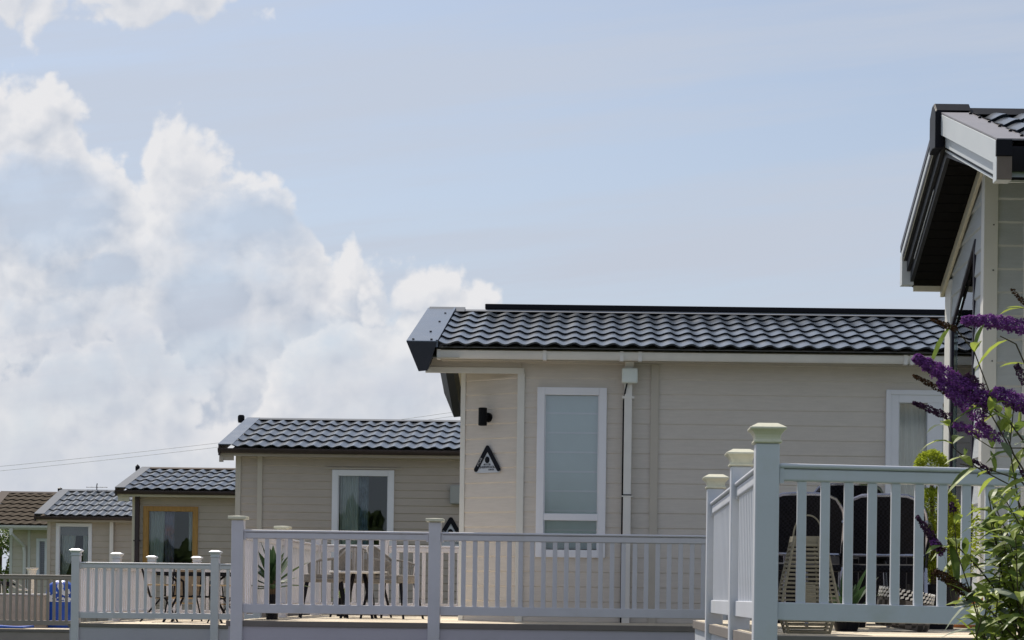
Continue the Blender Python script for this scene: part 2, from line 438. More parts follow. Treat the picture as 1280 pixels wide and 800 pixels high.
def plant_foliage(mb, n, c, rad, size, seed, shell=.55):
    rnd = random.Random(seed); c = Vector(c)
    for _ in range(n):
        v = Vector((rnd.gauss(0,1), rnd.gauss(0,1), rnd.gauss(0,1))).normalized()
        r = (shell + (1 - shell) * rnd.random() ** .6)
        p = c + Vector((v.x*rad[0], v.y*rad[1], v.z*rad[2])) * r
        d = (v + Vector((rnd.uniform(-.7,.7), rnd.uniform(-.7,.7), rnd.uniform(-.5,.7)))).normalized()
        mb.leaf(p, d, size * rnd.uniform(.7, 1.3), size * rnd.uniform(.4,.6), rnd.uniform(0,.3), .2, 2, up=(rnd.uniform(-1,1), rnd.uniform(-1,1), 1))
def text(body, size, loc, rot, m, parent, name='lettering', ex=.0015, align='CENTER'):
    cu = bpy.data.curves.new(name, 'FONT'); cu.body = body; cu.size = size; cu.extrude = ex
    cu.align_x = align; cu.align_y = 'CENTER'; cu.materials.append(m)
    t = bpy.data.objects.new('lettering_curve', cu); C.objects.link(t)
    me = bpy.data.meshes.new_from_object(t.evaluated_get(bpy.context.evaluated_depsgraph_get()))
    bpy.data.objects.remove(t)
    o = bpy.data.objects.new(name, me); C.objects.link(o); o.parent = parent
    if not me.materials: me.materials.append(m)
    o.location = Vector(loc); o.rotation_euler = rot
    return o

# ------------------------------------------------------------------ camera, sun, sky
cd = bpy.data.cameras.new('camera'); cam = bpy.data.objects.new('camera', cd); C.objects.link(cam)
cam.matrix_world = Matrix.Translation((0, 0, EYE)) @ Matrix.Rotation(R(90), 4, 'X') @ Matrix.Rotation(ROLL, 4, 'Z')
cd.sensor_width = 36; cd.lens = 36 * F / 1280; cd.shift_x = -(PX - 640) / 1280; cd.shift_y = (PY - 400) / 1280
cd.clip_start = .1; cd.clip_end = 3000
SC.camera = cam
SUN_AZ, SUN_EL = R(27), R(50)                    # left of straight ahead, above the horizon
S = Vector((-math.sin(SUN_AZ)*math.cos(SUN_EL), math.cos(SUN_AZ)*math.cos(SUN_EL), math.sin(SUN_EL)))
sl = bpy.data.lights.new('sun', 'SUN'); sl.energy = 5.0; sl.angle = R(.55); sl.color = (1, .93, .82)
so = bpy.data.objects.new('sun', sl); C.objects.link(so); so.rotation_euler = S.to_track_quat('Z', 'Y').to_euler()
so.location = S * 60
vs = SC.view_settings; vs.view_transform = 'Standard'; vs.look = 'None'; vs.gamma = 1; vs.exposure = 0.08
SC.cycles.max_bounces = 8; SC.cycles.transparent_max_bounces = 12
SC.cycles.use_denoising = True

W = bpy.data.worlds.new('World'); SC.world = W; W.use_nodes = True
nt = W.node_tree; L = nt.links
bg = nt.nodes['Background']; bg.inputs['Strength'].default_value = 0.10
sky = nt.nodes.new('ShaderNodeTexSky'); sky.sky_type = 'NISHITA'; sky.sun_disc = False
sky.sun_elevation = SUN_EL; sky.sun_rotation = -SUN_AZ
sky.air_density = 1.0; sky.dust_density = 1.1; sky.ozone_density = 1.2; sky.altitude = 0
def N(t, **k):
    n = nt.nodes.new(t)
    for a, b in k.items(): setattr(n, a, b)
    return n
def MA(op, a, b=None, clamp=False, c=None):
    n = N('ShaderNodeMath', operation=op, use_clamp=clamp)
    for i, v in enumerate((a, b, c)):
        if v is None: continue
        if isinstance(v, (int, float)): n.inputs[i].default_value = v
        else: L.new(v, n.inputs[i])
    return n.outputs[0]
tc = N('ShaderNodeTexCoord'); sp = N('ShaderNodeSeparateXYZ'); L.new(tc.outputs['Generated'], sp.inputs[0])
yy = MA('MAXIMUM', MA('ABSOLUTE', sp.outputs[1]), .06)
U0 = MA('DIVIDE', sp.outputs[0], yy); V0 = MA('DIVIDE', sp.outputs[2], yy)
def smooth(x, lo, hi):
    n = N('ShaderNodeMapRange', interpolation_type='SMOOTHSTEP'); L.new(x, n.inputs['Value'])
    n.inputs['From Min'].default_value = lo; n.inputs['From Max'].default_value = hi
    return n.outputs[0]
def noise(u, v, scale, detail, rough, seed, su=1.0, sv=1.0):
    cb = N('ShaderNodeCombineXYZ'); L.new(MA('MULTIPLY_ADD', u, su, c=seed), cb.inputs[0]); L.new(MA('MULTIPLY_ADD', v, sv, c=seed*.37), cb.inputs[1])
    n = N('ShaderNodeTexNoise', noise_dimensions='2D'); n.inputs['Scale'].default_value = scale; n.inputs['Detail'].default_value = detail; n.inputs['Roughness'].default_value = rough
    L.new(cb.outputs[0], n.inputs['Vector']); return MA('SUBTRACT', n.outputs['Fac'], .5)
CG, CW, VE = (4.5, 5.0, 5.9), (8.0, 7.9, 7.95), (5.2, 5.65, 6.55)
TOP = [(-300,60),(-40,92),(20,82),(60,100),(100,140),(125,160),(150,205),(165,215),(178,190),(205,158),(245,165),(285,182),(320,218),(360,235),(392,262),(412,300),(425,282),(440,300),(448,340),(475,352),(510,340),(565,345),(600,362),(640,392),(690,450),(760,560),(860,680),(1300,745)]
def billow(u, v, scale, seed):
    vo = N('ShaderNodeTexVoronoi', feature='F1', voronoi_dimensions='2D'); vo.inputs['Scale'].default_value = scale
    cb = N('ShaderNodeCombineXYZ'); L.new(MA('ADD', u, seed), cb.inputs[0]); L.new(MA('ADD', v, seed*.6), cb.inputs[1])
    L.new(cb.outputs[0], vo.inputs['Vector'])
    return MA('SUBTRACT', .42, vo.outputs['Distance'])
TOP_B = [(-300,420),(0,436),(40,450),(75,438),(120,424),(165,408),(205,416),(222,448),(240,486),(300,496),(325,478),(350,432),(385,405),(430,392),(470,378),(520,374),(580,392),(640,430),(800,600),(1300,750)]
def upper_edge(u, curve):
    fc = N('ShaderNodeFloatCurve'); cm = fc.mapping; cv = cm.curves[0]
    pts = [((x - PX) / F, (PY - y) / F) for x, y in curve]
    pts = [((a + .5) / .8, b / .4) for a, b in pts]
    cv.points[0].location = pts[0]; cv.points[1].location = pts[-1]
    for p in pts[1:-1]: cv.points.new(*p)
    cm.update()
    L.new(MA('DIVIDE', MA('ADD', u, .5), .8, True), fc.inputs['Value'])
    return MA('MULTIPLY', fc.outputs[0], .4)
def cloud_density(u, v):
    """depth below the heap's upper edge, with billows on it"""
    w1 = noise(u, v, 30, 3, .6, 1.7); w2 = noise(u, v, 30, 3, .6, 6.2)
    uw = MA('ADD', u, MA('MULTIPLY', w1, .022)); vw = MA('ADD', v, MA('MULTIPLY', w2, .022))
    fine = noise(u, v, 60, 5, .62, 2.9)
    puff = MA('ADD', MA('MULTIPLY', billow(uw, vw, 26, .3), .034), MA('MULTIPLY', billow(uw, vw, 62, 1.1), .017))
    puff = MA('ADD', puff, MA('MULTIPLY', billow(uw, vw, 150, 2.4), .0065))
    puff = MA('ADD', puff, MA('MULTIPLY', fine, .020))
    top = upper_edge(u, TOP); top_b = upper_edge(u, TOP_B)
    d = MA('ADD', MA('MINIMUM', MA('SUBTRACT', top, v), .05), puff)
    e = MA('ADD', MA('POWER', MA('DIVIDE', MA('ADD', u, .255), .12), 2), MA('POWER', MA('DIVIDE', MA('SUBTRACT', v, .318), .030), 2))
    e = MA('ADD', MA('MULTIPLY', MA('SUBTRACT', .8, e), .020), MA('MULTIPLY', puff, .9))
    f = MA('ADD', MA('MINIMUM', MA('SUBTRACT', top_b, v), .04), MA('MULTIPLY', puff, .9))
    return d, e, f, puff
d1, e1, f1, puff = cloud_density(U0, V0)
d2, e2, f2, _ = cloud_density(MA('ADD', U0, -.004), MA('ADD', V0, .0085))      # a step towards the sun
dens = MA('MAXIMUM', d1, e1); dens2 = MA('MAXIMUM', d2, e2)
front = smooth(sp.outputs[1], .05, .3)
n_gap = noise(U0, V0, 12, 6, .6, 8.4, 1.0, 1.4)
gap = smooth(n_gap, -.08, .15)                                               # thin places inside the heap
deep = smooth(dens, .035, .075)
thin = MA('SUBTRACT', 1, MA('MULTIPLY', MA('MULTIPLY', MA('SUBTRACT', 1, gap), deep), .80))
alpha = MA('MULTIPLY', MA('MULTIPLY', smooth(dens, .000, .012), thin), front)
fade = smooth(V0, -.02, .10)
alpha = MA('MULTIPLY', alpha, MA('ADD', .50, MA('MULTIPLY', fade, .38)))
rel = MA('MULTIPLY', MA('SUBTRACT', dens, dens2), 21.0)
core = None                                                                  # grey hearts under the heads
for (cx, cy, rx, ry, k) in ((300, 292, 105, 42, 1.0), (245, 405, 62, 66, .95), (190, 468, 72, 30, .9), (55, 262, 90, 55, 1.0), (430, 435, 90, 30, .55), (60, 500, 120, 34, 1.0), (120, 345, 60, 28, .7), (560, 470, 70, 25, .5), (480, 385, 70, 20, .4), (60, 395, 60, 26, .4)):
    du = MA('DIVIDE', MA('SUBTRACT', MA('MULTIPLY_ADD', puff, .30, c=U0), (cx - PX) / F), rx / F); dv = MA('DIVIDE', MA('SUBTRACT', MA('MULTIPLY_ADD', n_gap, .05, c=V0), (PY - cy) / F), ry / F)
    m_ = MA('MULTIPLY', smooth(MA('MULTIPLY_ADD', puff, 10.0, c=MA('SUBTRACT', 1.45, MA('ADD', MA('POWER', du, 2), MA('POWER', dv, 2)))), .0, 1.5), k)
    core = m_ if core is None else MA('MAXIMUM', core, m_)
edge = MA('MULTIPLY', MA('SUBTRACT', 1, smooth(dens, .002, .035)), .30)     # the thin bright rim
lit = MA('ADD', MA('ADD', .56, rel), edge)
lit = MA('SUBTRACT', lit, MA('MULTIPLY', core, .62), True)
fb = smooth(f1, .000, .010)                                                 # the nearer, lower heads
lit_b = MA('ADD', MA('ADD', .56, MA('MULTIPLY', MA('SUBTRACT', f1, f2), MA('MULTIPLY_ADD', smooth(V0, .03, .15), 13.0, c=6.0))), MA('MULTIPLY', MA('SUBTRACT', 1, smooth(f1, .002, .03)), .30))
lit_b = MA('SUBTRACT', lit_b, MA('MULTIPLY', core, .16), True)
mb_ = N('ShaderNodeMix'); L.new(MA('MULTIPLY', fb, .85), mb_.inputs[0]); L.new(lit, mb_.inputs[2]); L.new(lit_b, mb_.inputs[3]); lit = mb_.outputs[0]
hole = MA('MULTIPLY', core, MA('MULTIPLY_ADD', fb, -.45, c=.62))                  # blue shows through between the heads
alpha = MA('MULTIPLY', alpha, MA('SUBTRACT', 1, hole))
cr = N('ShaderNodeValToRGB'); L.new(lit, cr.inputs[0])
cr.color_ramp.elements[0].position = .10; cr.color_ramp.elements[0].color = (CG[0], CG[1], CG[2], 1)
cr.color_ramp.elements[1].position = .95; cr.color_ramp.elements[1].color = (CW[0], CW[1], CW[2], 1)
veil = noise(U0, MA('MULTIPLY_ADD', U0, -.12, c=V0), 4.0, 6, .6, 12.0, .45, 5.2)
veil = MA('ADD', MA('MULTIPLY', MA('SUBTRACT', 1, smooth(V0, .0, .32)), .45), MA('ADD', .34, MA('MULTIPLY', smooth(veil, -.14, .2), .42)))
mv = N('ShaderNodeMix', data_type='RGBA'); L.new(veil, mv.inputs['Factor']); L.new(sky.outputs[0], mv.inputs['A']); mv.inputs['B'].default_value = (VE[0], VE[1], VE[2], 1)
mc = N('ShaderNodeMix', data_type='RGBA'); L.new(alpha, mc.inputs['Factor']); L.new(mv.outputs['Result'], mc.inputs['A']); L.new(cr.outputs[0], mc.inputs['B'])
L.new(mc.outputs['Result'], bg.inputs['Color'])

# ------------------------------------------------------------------ ground
g = MB(); g.poly([(-600,-400,0),(600,-400,0),(600,1500,0),(-600,1500,0)])
tag(g.build('ground', M['grass']), kind='structure')
M['gravel'] = mat('bounce_gravel', (.115,.10,.10), .9, .2, 5, .2, bump=.6, bscale=90, dirt=((.075,.068,.065), .5, .5))
g = MB(); g.poly([(-60,6,.004),(-2,6,.004),(.2,9.9,.004),(.4,9.9,.004),(-.4,19.8,.004),(-4.2,19.8,.004),(-60,28.5,.004)])
tag(g.build('bounce_drive', M['gravel']), kind='structure')  # unseen drive, added so ground bounce on the fence fronts is less green
# ------------------------------------------------------------------ roofs and lodges
def roof(root, x0, x1, ye, ze, yr, zr, pitch, rows, tm, amp=.024, nose=.026, ridge=None, ridge_h=.05, ridge_x0=None, soffit=None, thick=.10, yfar=None):
    m = MB(); tiles(m, x0, x1, ye, ze, yr, zr, pitch, rows, amp, nose)
    y2 = 2*yr - ye if yfar is None else yfar
    b = MB(); tiles(b, x0, x1, y2, ze, yr, zr, pitch*1.0, rows, amp, nose, samp=4)
    m.v, n = m.v + b.v, len(m.v); m.f += [tuple(i + n for i in f) for f in b.f]
    m.build('roof_tiles', tm, root, recalc=False, smooth=True)
    s = MB()
    s.poly([(x0,ye+.02,ze-.02),(x1,ye+.02,ze-.02),(x1,yr,zr-.02),(x0,yr,zr-.02)]); s.poly([(x0,y2-.02,ze-.02),(x1,y2-.02,ze-.02),(x1,yr,zr-.021),(x0,yr,zr-.021)])
    s.build('roof_deck', soffit or M['trim_beige'], root)
    rx = x0 if ridge_x0 is None else ridge_x0
    c = MB(); w = .13; dz = (zr - ze) / (yr - ye) * w
    c.prism([(rx, yr-w, zr-dz+.045), (rx, yr-.03, zr+ridge_h), (rx, yr+.03, zr+ridge_h), (rx, yr+w, zr-dz+.045), (rx, yr, zr+.0)], (x1 - rx, 0, 0))
    c.build('ridge_cap', ridge or tm, root)
def slope_strip(root, name, m, x0, x1, ye, ze, yr, zr, lift, thick, both=True, yfar=None):
    """flat strip lying on both roof slopes (verge flashing)"""
    mb = MB()
    def ring(y, z): return [(x0,y,z+lift),(x1,y,z+lift),(x1,y,z+lift-thick),(x0,y,z+lift-thick)]
    r = [ring(ye, ze), ring(yr, zr)]
    if both: r.append(ring(2*yr-ye if yfar is None else yfar, ze))
    mb.sweep(r); return mb.build(name, m, root)
def gutter(root, x0, x1, y, z, m, h=.085, w=.10, clips=(), fascia=None, fz=None):
    mb = MB()
    prof = [(y, z), (y - w, z), (y - w, z - h*.45), (y - w*.72, z - h), (y - w*.25, z - h), (y, z - h*.6), ]
    n = [(x0, a, b) for a, b in prof]; mb.prism(n, (x1 - x0, 0, 0))
    o = mb.build('gutter', m, root, smooth=True)
    for x in clips:
        c = MB(); c.box(x - .02, x + .02, y - w - .008, y - .01, z - h - .012, z + .008); c.build('gutter_clip', m, o)
    return o
def pipe(root, x, y, z0, z1, m, w=.07, brackets=(), square=True):
    mb = MB(); mb.box(x - w/2, x + w/2, y - w, y, z0, z1); o = mb.build('downpipe', m, root, bevel=.006)
    for z in brackets:
        b = MB(); b.box(x - w*.78, x + w*.78, y - w - .006, y + .002, z - .012, z + .012); b.build('pipe_bracket', m, o)
    return o
def other_walls(mb, x0, x1, y0, y1, zb, zw, zp, left=True):
    ym = (y0 + y1) / 2
    for x in ((x0, x1) if left else (x1,)):
        mb.poly([(x,y0,zb),(x,y1,zb),(x,y1,zw),(x,ym,zp),(x,y0,zw)])
    mb.poly([(x0,y1,zb),(x1,y1,zb),(x1,y1,zw),(x0,y1,zw)])

# ---- the big lodge in the middle ------------------------------------------------
YM, ZF = 22.0, EYE - .296
yeM, yrM = 21.55, 24.3
zeM = P(840, 436.5, yeM).z; zrM = P(900, 395.5, yrM).z
xL = P(508, 432, yeM).x; xV = P(546, 434, yeM).x; X1M = 9.0
xC = P(650, 600, YM).x                                    # corner where the canted wall begins
lodge = empty('lodge', (xC, YM, 0), 'long beige lodge with slate grey wavy roof and tall narrow white window', 'lodge')
zwM = zeM - .06
w1 = [P(670.5,590,YM).x, P(757.5,590,YM).x, P(714,697,YM).z, P(714,484.5,YM).z]
w2 = [P(1107,520,YM).x, P(1107,520,YM).x + 1.5, ZF + .08, P(1140,488,YM).z]
m = MB()
siding(m, (xC, YM, 0), (1,0,0), (0,-1,0), X1M - xC, ZF, zwM, .1705, .009, [(w[0]-xC+.01, w[1]-xC-.01, w[2]+.01, w[3]-.01) for w in (w1, w2)], phase=.35)
yb, zb = YM, ZF
cant = Vector((P(576.5,600,22.42).x - xC, .43, 0)); cl = cant.length; cu = cant.normalized()
cn = Vector((cu.y, -cu.x, 0)); cn = cn if cn.y < 0 else -cn
zhead = P(600, 463, YM).z
siding(m, (xC, YM + .012, 0), cu, cn, cl, ZF, zhead + .06, .1705, .012, phase=.35)
xg = xC + cant.x; yg = YM + .012 + cant.y
m.poly([(xg,yg,ZF),(xg,26.6,ZF),(xg,26.6,zwM),(xg,yrM,zrM-.08),(xg,yg,zwM+.2)])
m.poly([(X1M,YM,ZF),(X1M,26.6,ZF),(X1M,26.6,zwM),(X1M,yrM,zrM-.08),(X1M,YM,zwM)])
m.poly([(xg,26.6,ZF),(X1M,26.6,ZF),(X1M,26.6,zwM),(xg,26.6,zwM)])
m.build('wall', M['side_main'], lodge)
m = MB(); m.box(xL + .22, xC - .001, YM - .012, YM + .09, zhead, zwM + .02)        # header over the canted corner
m.build('porch_header', M['side_main'], lodge)
m = MB(); zt = P(600, 459.5, YM).z
m.box(xL + .18, P(655.5,463,YM).x, YM - .034, YM - .014, P(600,467,YM).z, zt)
m.box(P(646,560,YM).x, P(655,560,YM).x, YM - .034, YM - .004 , ZF, P(600,467,YM).z)
m.build('corner_trim', M['trim_pale'], lodge, bevel=.003)
m = MB(); q = Vector((xg, yg, 0)) + cn * .016; q2 = q - cu * .055
m.prism([(q2.x,q2.y,ZF),(q.x-.01,q.y+.002,ZF),(q.x-.01,q.y+.05,ZF),(q2.x,q2.y+.04,ZF)], (0,0,zhead + .03 - ZF)); m.build('end_trim', M['trim_pale'], lodge)
m = MB()                                                                               # ceiling of the overhang
m.poly([(xL+.2, YM+.09, zhead+.05),(xC,YM+.09,zhead+.05),(xC,yg+.1,zhead+.05),(xL+.2,yg+.1,zhead+.05)])
for (ya, za, yb_, zb_) in ((yeM+.05, zeM-.12, yrM, zrM-.16), (2*yrM-yeM-.05, zeM-.12, yrM, zrM-.16)):
    m.poly([(xL+.2, ya, za),(xg+.02, ya, za),(xg+.02, yb_, zb_),(xL+.2, yb_, zb_)])
m.build('soffit', M['cream'], lodge)
m = MB()                                                                               # gable board under the far slope
def gb(y): return zeM + (zrM-zeM)*(1-abs(y-yrM)/(yrM-yeM))
m.sweep([[(xg-.03,y,gb(y)-.15),(xg-.004,y,gb(y)-.15),(xg-.004,y,gb(y)-.40),(xg-.03,y,gb(y)-.40)] for y in (yg+.1, yrM, 2*yrM-yeM-.1)])
m.build('gable_board', M['cream'], lodge)
roof(lodge, xV + .02, X1M + .3, yeM, zeM + .012, yrM, zrM, .2195, 6, M['tile'], amp=.016, nose=.021, ridge=M['flash_pale'], ridge_h=.045, ridge_x0=xL + .03)
m = MB(); rb = P(607, 386, yrM+.1)
m.box(rb.x, X1M + .3, yrM - .02, yrM + .09, zrM + .055, P(900,383.5,yrM).z); m.build('ridge_rail', M['black'], lodge, bevel=.008)
m = MB(); m.prism([(xL+.02, yrM-.16, zrM-.0),(xL+.02, yrM-.02, zrM+.075),(xL+.02, yrM+.16, zrM),], (.45,0,0)); m.build('ridge_end', M['flash_pale'], lodge)
vf = slope_strip(lodge, 'verge_flashing', M['flash'], xL, xV, yeM - .005, zeM + .06, yrM, zrM + .065, 0, .012)
m = MB(); m.sweep([[(xV-.012,y,z+.072),(xV+.012,y,z+.072),(xV+.012,y,z-.01),(xV-.012,y,z-.01)] for y, z in ((yeM-.006,zeM),(yrM,zrM+.005),(2*yrM-yeM,zeM))]); m.build('flashing_lip', M['flash'], vf)
sc = MB()
for fx, fy in ((.75,.82),(.72,.55),(.62,.25),(.2,.03),(.8,.03)):
    x = xL + (xV-xL)*fx; y = yeM + (yrM-yeM)*fy; z = zeM + .06 + (zrM-zeM)*fy
    sc = MB(); sc.lathe([(.014,0),(.014,.012),(0,.016)], (x,y,z), 8); sc.build('screw', M['black'], vf)
# wedge shaped barge box along the gable, dark
def wedge(y, z): return [(xL, y, z+.05),(xV+.0, y, z+.046),(xV-.10, y, z-.275),(xV-.20, y, z-.285)]
m = MB(); m.sweep([wedge(yeM-.012, zeM), wedge(yrM, zrM), wedge(2*yrM-yeM, zeM)]); m.build('bargeboard', M['barge_dark'], lodge)
gz = P(840, 439.3, yeM).z
gu = gutter(lodge, xV + .005, X1M + .2, YM - .27, gz - .005, M['gutter_white'], h=.088, clips=[P(u,443,YM-.3).x for u in (549, 681, 777, 800, 1131, 1139)])
m = MB(); m.box(xV - .02, X1M, YM - .27, YM - .245, gz - .10, zeM - .005); m.build('fascia', M['trim_beige'], lodge)
m = MB(); m.box(xC - .9, X1M, YM - .245, YM, gz - .092, gz - .08); m.build('eave_board', M['trim_beige'], lodge)
px_ = P(787, 480, YM).x
dp = pipe(lodge, px_ - .015, YM - .03, ZF - .02, P(787, 458, YM).z, M['gutter_white'], .088, [P(787,498,YM).z])
m = MB(); z_ = P(787,620,YM).z; m.box(px_ - .015 - .062, px_ - .015 + .062, YM - .125, YM - .028, z_ - .014, z_ - .002); m.build('pipe_bracket', M['gutter_white'], dp)
m = MB(); m.box(px_ - .015 - .05, px_ - .015 + .05, YM - .124, YM - .028, z_ - .001, z_ + .012); m.build('strap', M['black'], dp)
m = MB(); zt_, zl_ = gz - .06, P(787,458,YM).z
m.prism([(px_-.13,YM-.33,zt_),(px_+.12,YM-.33,zt_),(px_+.12,YM-.33,zt_-.04),(px_+.045,YM-.20,zl_+.03),(px_+.04,YM-.14,zl_-.02),(px_-.05,YM-.14,zl_-.02),(px_-.055,YM-.20,zl_+.03),(px_-.13,YM-.33,zt_-.04)], (0,.085,0))
m.build('gutter_outlet', M['gutter_white'], dp, bevel=.006)
m = MB(); a = P(776.5,481,YM).z; b = P(796.5,462.5,YM).z
m.box(px_ - .093, px_ + .088, YM - .20, YM - .125, a, b); bx = m.build('antenna_box', M['box_white'], lodge, bevel=.018)
m = MB(); m.tube([(px_-.03,YM-.15,a+.005),(px_-.05,YM-.14,a-.08),(px_-.066,YM-.05,a-.2),(px_-.068,YM-.04,a-.9),(px_-.07,YM-.04,ZF)], .009, 6); m.build('aerial_lead', M['black'], bx)
m = MB(); x_ = P(817, 600, YM).x; m.box(x_ - .045, x_ + .045, YM - .03, YM - .001, ZF, gz - .093); m.build('joint_strip', M['trim_beige'], lodge, bevel=.003)
m = MB(); m.box(xC + .01, X1M, YM + .03, 26.5, .02, ZF - .001); m.prism([(xC,YM+.05,.02),(xg+.03,yg+.03,.02),(xg+.03,26.5,.02),(xC,26.5,.02)],(0,0,ZF-.03)); m.build('plinth', M['deck_edge'], lodge)
fr = window(lodge, *w1, YM, .088, M['frame_white'], gl='glass_mirror', transoms=[P(714,646.5,YM).z])
m = MB(); z0_ = P(714,652,YM).z
# roman blind: flat folds with a batten line between
b0, b1 = w1[2] + .10, w1[3] - .06
bl = MB(); k = 8
for i in range(k):
    za, zb_ = b0 + (b1-b0)*i/k, b0 + (b1-b0)*(i+1)/k
    bl.poly([(w1[0]+.05,YM+.085,za),(w1[1]-.05,YM+.085,za),(w1[1]-.05,YM+.07,zb_-.014),(w1[0]+.05,YM+.07,zb_-.014)])
    bl.poly([(w1[0]+.05,YM+.07,zb_-.014),(w1[1]-.05,YM+.07,zb_-.014),(w1[1]-.05,YM+.085,zb_),(w1[0]+.05,YM+.085,zb_)])
bl.build('roman_blind', M['blind'], fr)
for i in range(1, k):
    z_ = b0 + (b1-b0)*i/k; m = MB(); m.box(w1[0]+.05, w1[1]-.05, YM+.058, YM+.068, z_-.016, z_+.004); m.build('blind_batten', M['frame_white'], fr)
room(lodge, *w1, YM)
fd = window(lodge, *w2, YM, .145, M['frame_white'], mullions=[P(1168,540,YM).x], name='french_door', gl='glass_mirror')
m = MB(); o_ = .06
m.box(w2[0]-.0, w2[0]+.055, YM-.05, YM-.036, w2[2], w2[3]); m.box(w2[0]+.055, w2[1], YM-.05, YM-.036, w2[3]-.055, w2[3]); m.build('outer_frame', M['frame_white'], fd, bevel=.003)
curtain(fd, w2[0]+.12, w2[0]+.62, w2[2]+.1, w2[3]-.1, YM+.13, M['curtain'], 7, .02)
bl = MB(); zz = w2[2] + .2
while zz < w2[3] - .3:
    bl.box(w2[0]+.62, w2[1]-.1, YM+.10, YM+.11, zz, zz+.20); zz += .205
bl.build('blind', M['blind'], fd)
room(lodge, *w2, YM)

# ---- the lodges beyond, to the left ---------------------------------------------
def small_lodge(name, label, xw, Y, zb, u_e, v_e, u_r, v_r, half, x1, side, tile, course, holes, gut, rows, pitch=.22, verge=.26, flash=None, ridge=None, eo=.4, vdz=.055, amp=.017, nose=.023, fasc=None, return_h=.0):
    ye, yr = Y - eo, Y - eo + half
    ze, zr = P(u_e, v_e, ye).z, P(u_r, v_r, yr).z
    xl = P(u_e, v_e, ye).x
    root = empty(name, (xw, Y, 0), label, 'lodge')
    zw = ze - .07; y1 = 2*yr - Y
    m = MB(); siding(m, (xw, Y, 0), (1,0,0), (0,-1,0), x1 - xw, zb, zw, course, .012, [(h[0]-xw+.01, h[1]-xw-.01, h[2]+.01, h[3]-.01) for h in holes])
    other_walls(m, xw, x1, Y, y1, zb, zw, zr - .1)
    m.build('wall', side, root)
    m = MB(); m.box(xw + .03, x1 - .03, Y + .03, y1 - .03, .02, zb - .001); m.build('plinth', M['deck_edge'], root)
    roof(root, xl + verge, x1 + .3, ye, ze, yr, zr, pitch, rows, tile, amp, nose, ridge=ridge or M['flash_pale'], ridge_x0=xl + .03)
    slope_strip(root, 'verge_flashing', flash or M['flash'], xl, xl + verge, ye - .004, ze + vdz, yr, zr + vdz, 0, .012)
    m = MB()
    m.sweep([[(xl+.004,y,z+vdz-.013),(xl+.03,y,z+vdz-.013),(xl+.03,y,z-.13),(xl+.004,y,z-.13)] for y, z in ((ye,ze),(yr,zr),(2*yr-ye,ze))]); m.build('bargeboard', gut, root)
    gutter(root, xl - .005, x1 + .25, ye + .09, ze - .012, gut, h=.075, w=.10)
    m = MB(); m.box(xl + .03, x1, ye + .092, ye + .115, ze - .13, ze - .02); m.box(xl+.03, x1, ye + .115, Y, ze - .105, ze - .085)
    m.build('fascia', fasc or side, root)
    m = MB(); m.box(xw - .012, xw + .075, Y - .026, Y - .001, zb, zw - .01); m.build('corner_trim', fasc or M['trim_beige'], root, bevel=.003)
    return root, ye, yr, ze, zr, xl

# second lodge
Y2 = 31.6; x2 = P(295.5, 600, Y2).x
h2 = [P(415,630,Y2).x, P(492.5,630,Y2).x, P(450,699,Y2).z, P(450,587.5,Y2).z]
L2, ye, yr, ze, zr, xl = small_lodge('lodge', 'taupe boarded lodge with square white window behind the dining chairs', x2, Y2, 1.0, 272.5, 559, 302, 525.5, 2.6, x2 + 8.4,
    M['side_h2'], M['tile'], .127, [h2], M['gutter_brown'], 5, verge=.23)
m = MB(); za, zb_ = P(275,575,ye+.1).z, ze - .09
m.box(xl + .02, x2 - .0, ye + .12, ye + .16, za, zb_); m.box(xl + .0, xl + .07, ye + .11, ye + .119, za - .03, zb_); m.build('eave_return', M['side_h2'], L2)
m = MB(); a = P(325, 600, Y2).x; m.box(a - .04, a + .04, Y2 - .028, Y2 - .001, 1.0, ze - .10); m.build('joint_strip', M['trim_beige'], L2)
m = MB(); a = P(301.5, 520, yr); m.lathe([(.05,-.06),(.06,-.02),(.06,.05),(.045,.075),(0,.08)], (a.x, yr, zr+.02), 10); m.build('ridge_finial', M['black'], L2)
m = MB(); a = P(568.5, 607, Y2); b = P(568.5, 630.5, Y2); m.box(a.x - .07, a.x + .30, Y2 - .14, Y2 - .012, b.z, a.z); m.build('meter_box', mat('meter_box_grey', (.33,.34,.33), .5, .05, 4), L2, bevel=.02)
fr = window(L2, *h2, Y2, .10, M['frame_white'], drip=M['trim_beige'])
xa = P(424,630,Y2).x
curtain(fr, xa, xa + .30, h2[2]+.02, h2[3]-.06, Y2+.12, M['curtain'], 4, .03)
curtain(fr, xa + .24, xa + .46, h2[2]+.02, h2[3]-.06, Y2+.17, M['curtain_dark'], 3, .025)
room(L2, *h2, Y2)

# third lodge
Y3 = 40.0; x3 = P(166, 660, Y3).x
h3 = [P(179,670,Y3).x, P(247.5,670,Y3).x, P(210,718,Y3).z, P(210,633,Y3).z]
L3, ye, yr, ze, zr, xl = small_lodge('lodge', 'fawn lodge with an oak framed window and brown gutter', x3, Y3, .75, 143.5, 612, 174, 586.5, 2.35, x3 + 8.0,
    M['side_h3'], M['tile'], .15, [h3], M['gutter_brown'], 5, pitch=.235, verge=.20, flash=M['flash_pale'], ridge=M['barge_brown'], eo=.45, fasc=M['cream'])
m = MB(); a = P(172.5,650,Y3).x; 
pipe(L3, a + .0, Y3 - .03, .75, ze - .06, M['gutter_brown'], .085, [P(170,676,Y3).z])
m = MB(); a = P(172, 584, yr); m.lathe([(.04,-.06),(.05,0),(.05,.06),(0,.11)], (a.x, yr, zr-.0), 8); m.build('ridge_finial', M['black'], L3)
m = MB(); m.box(xl + .03, x3 - .01, ye + .14, ye + .17, P(150,626,ye).z, ze - .09); m.build('eave_return', M['cream'], L3)
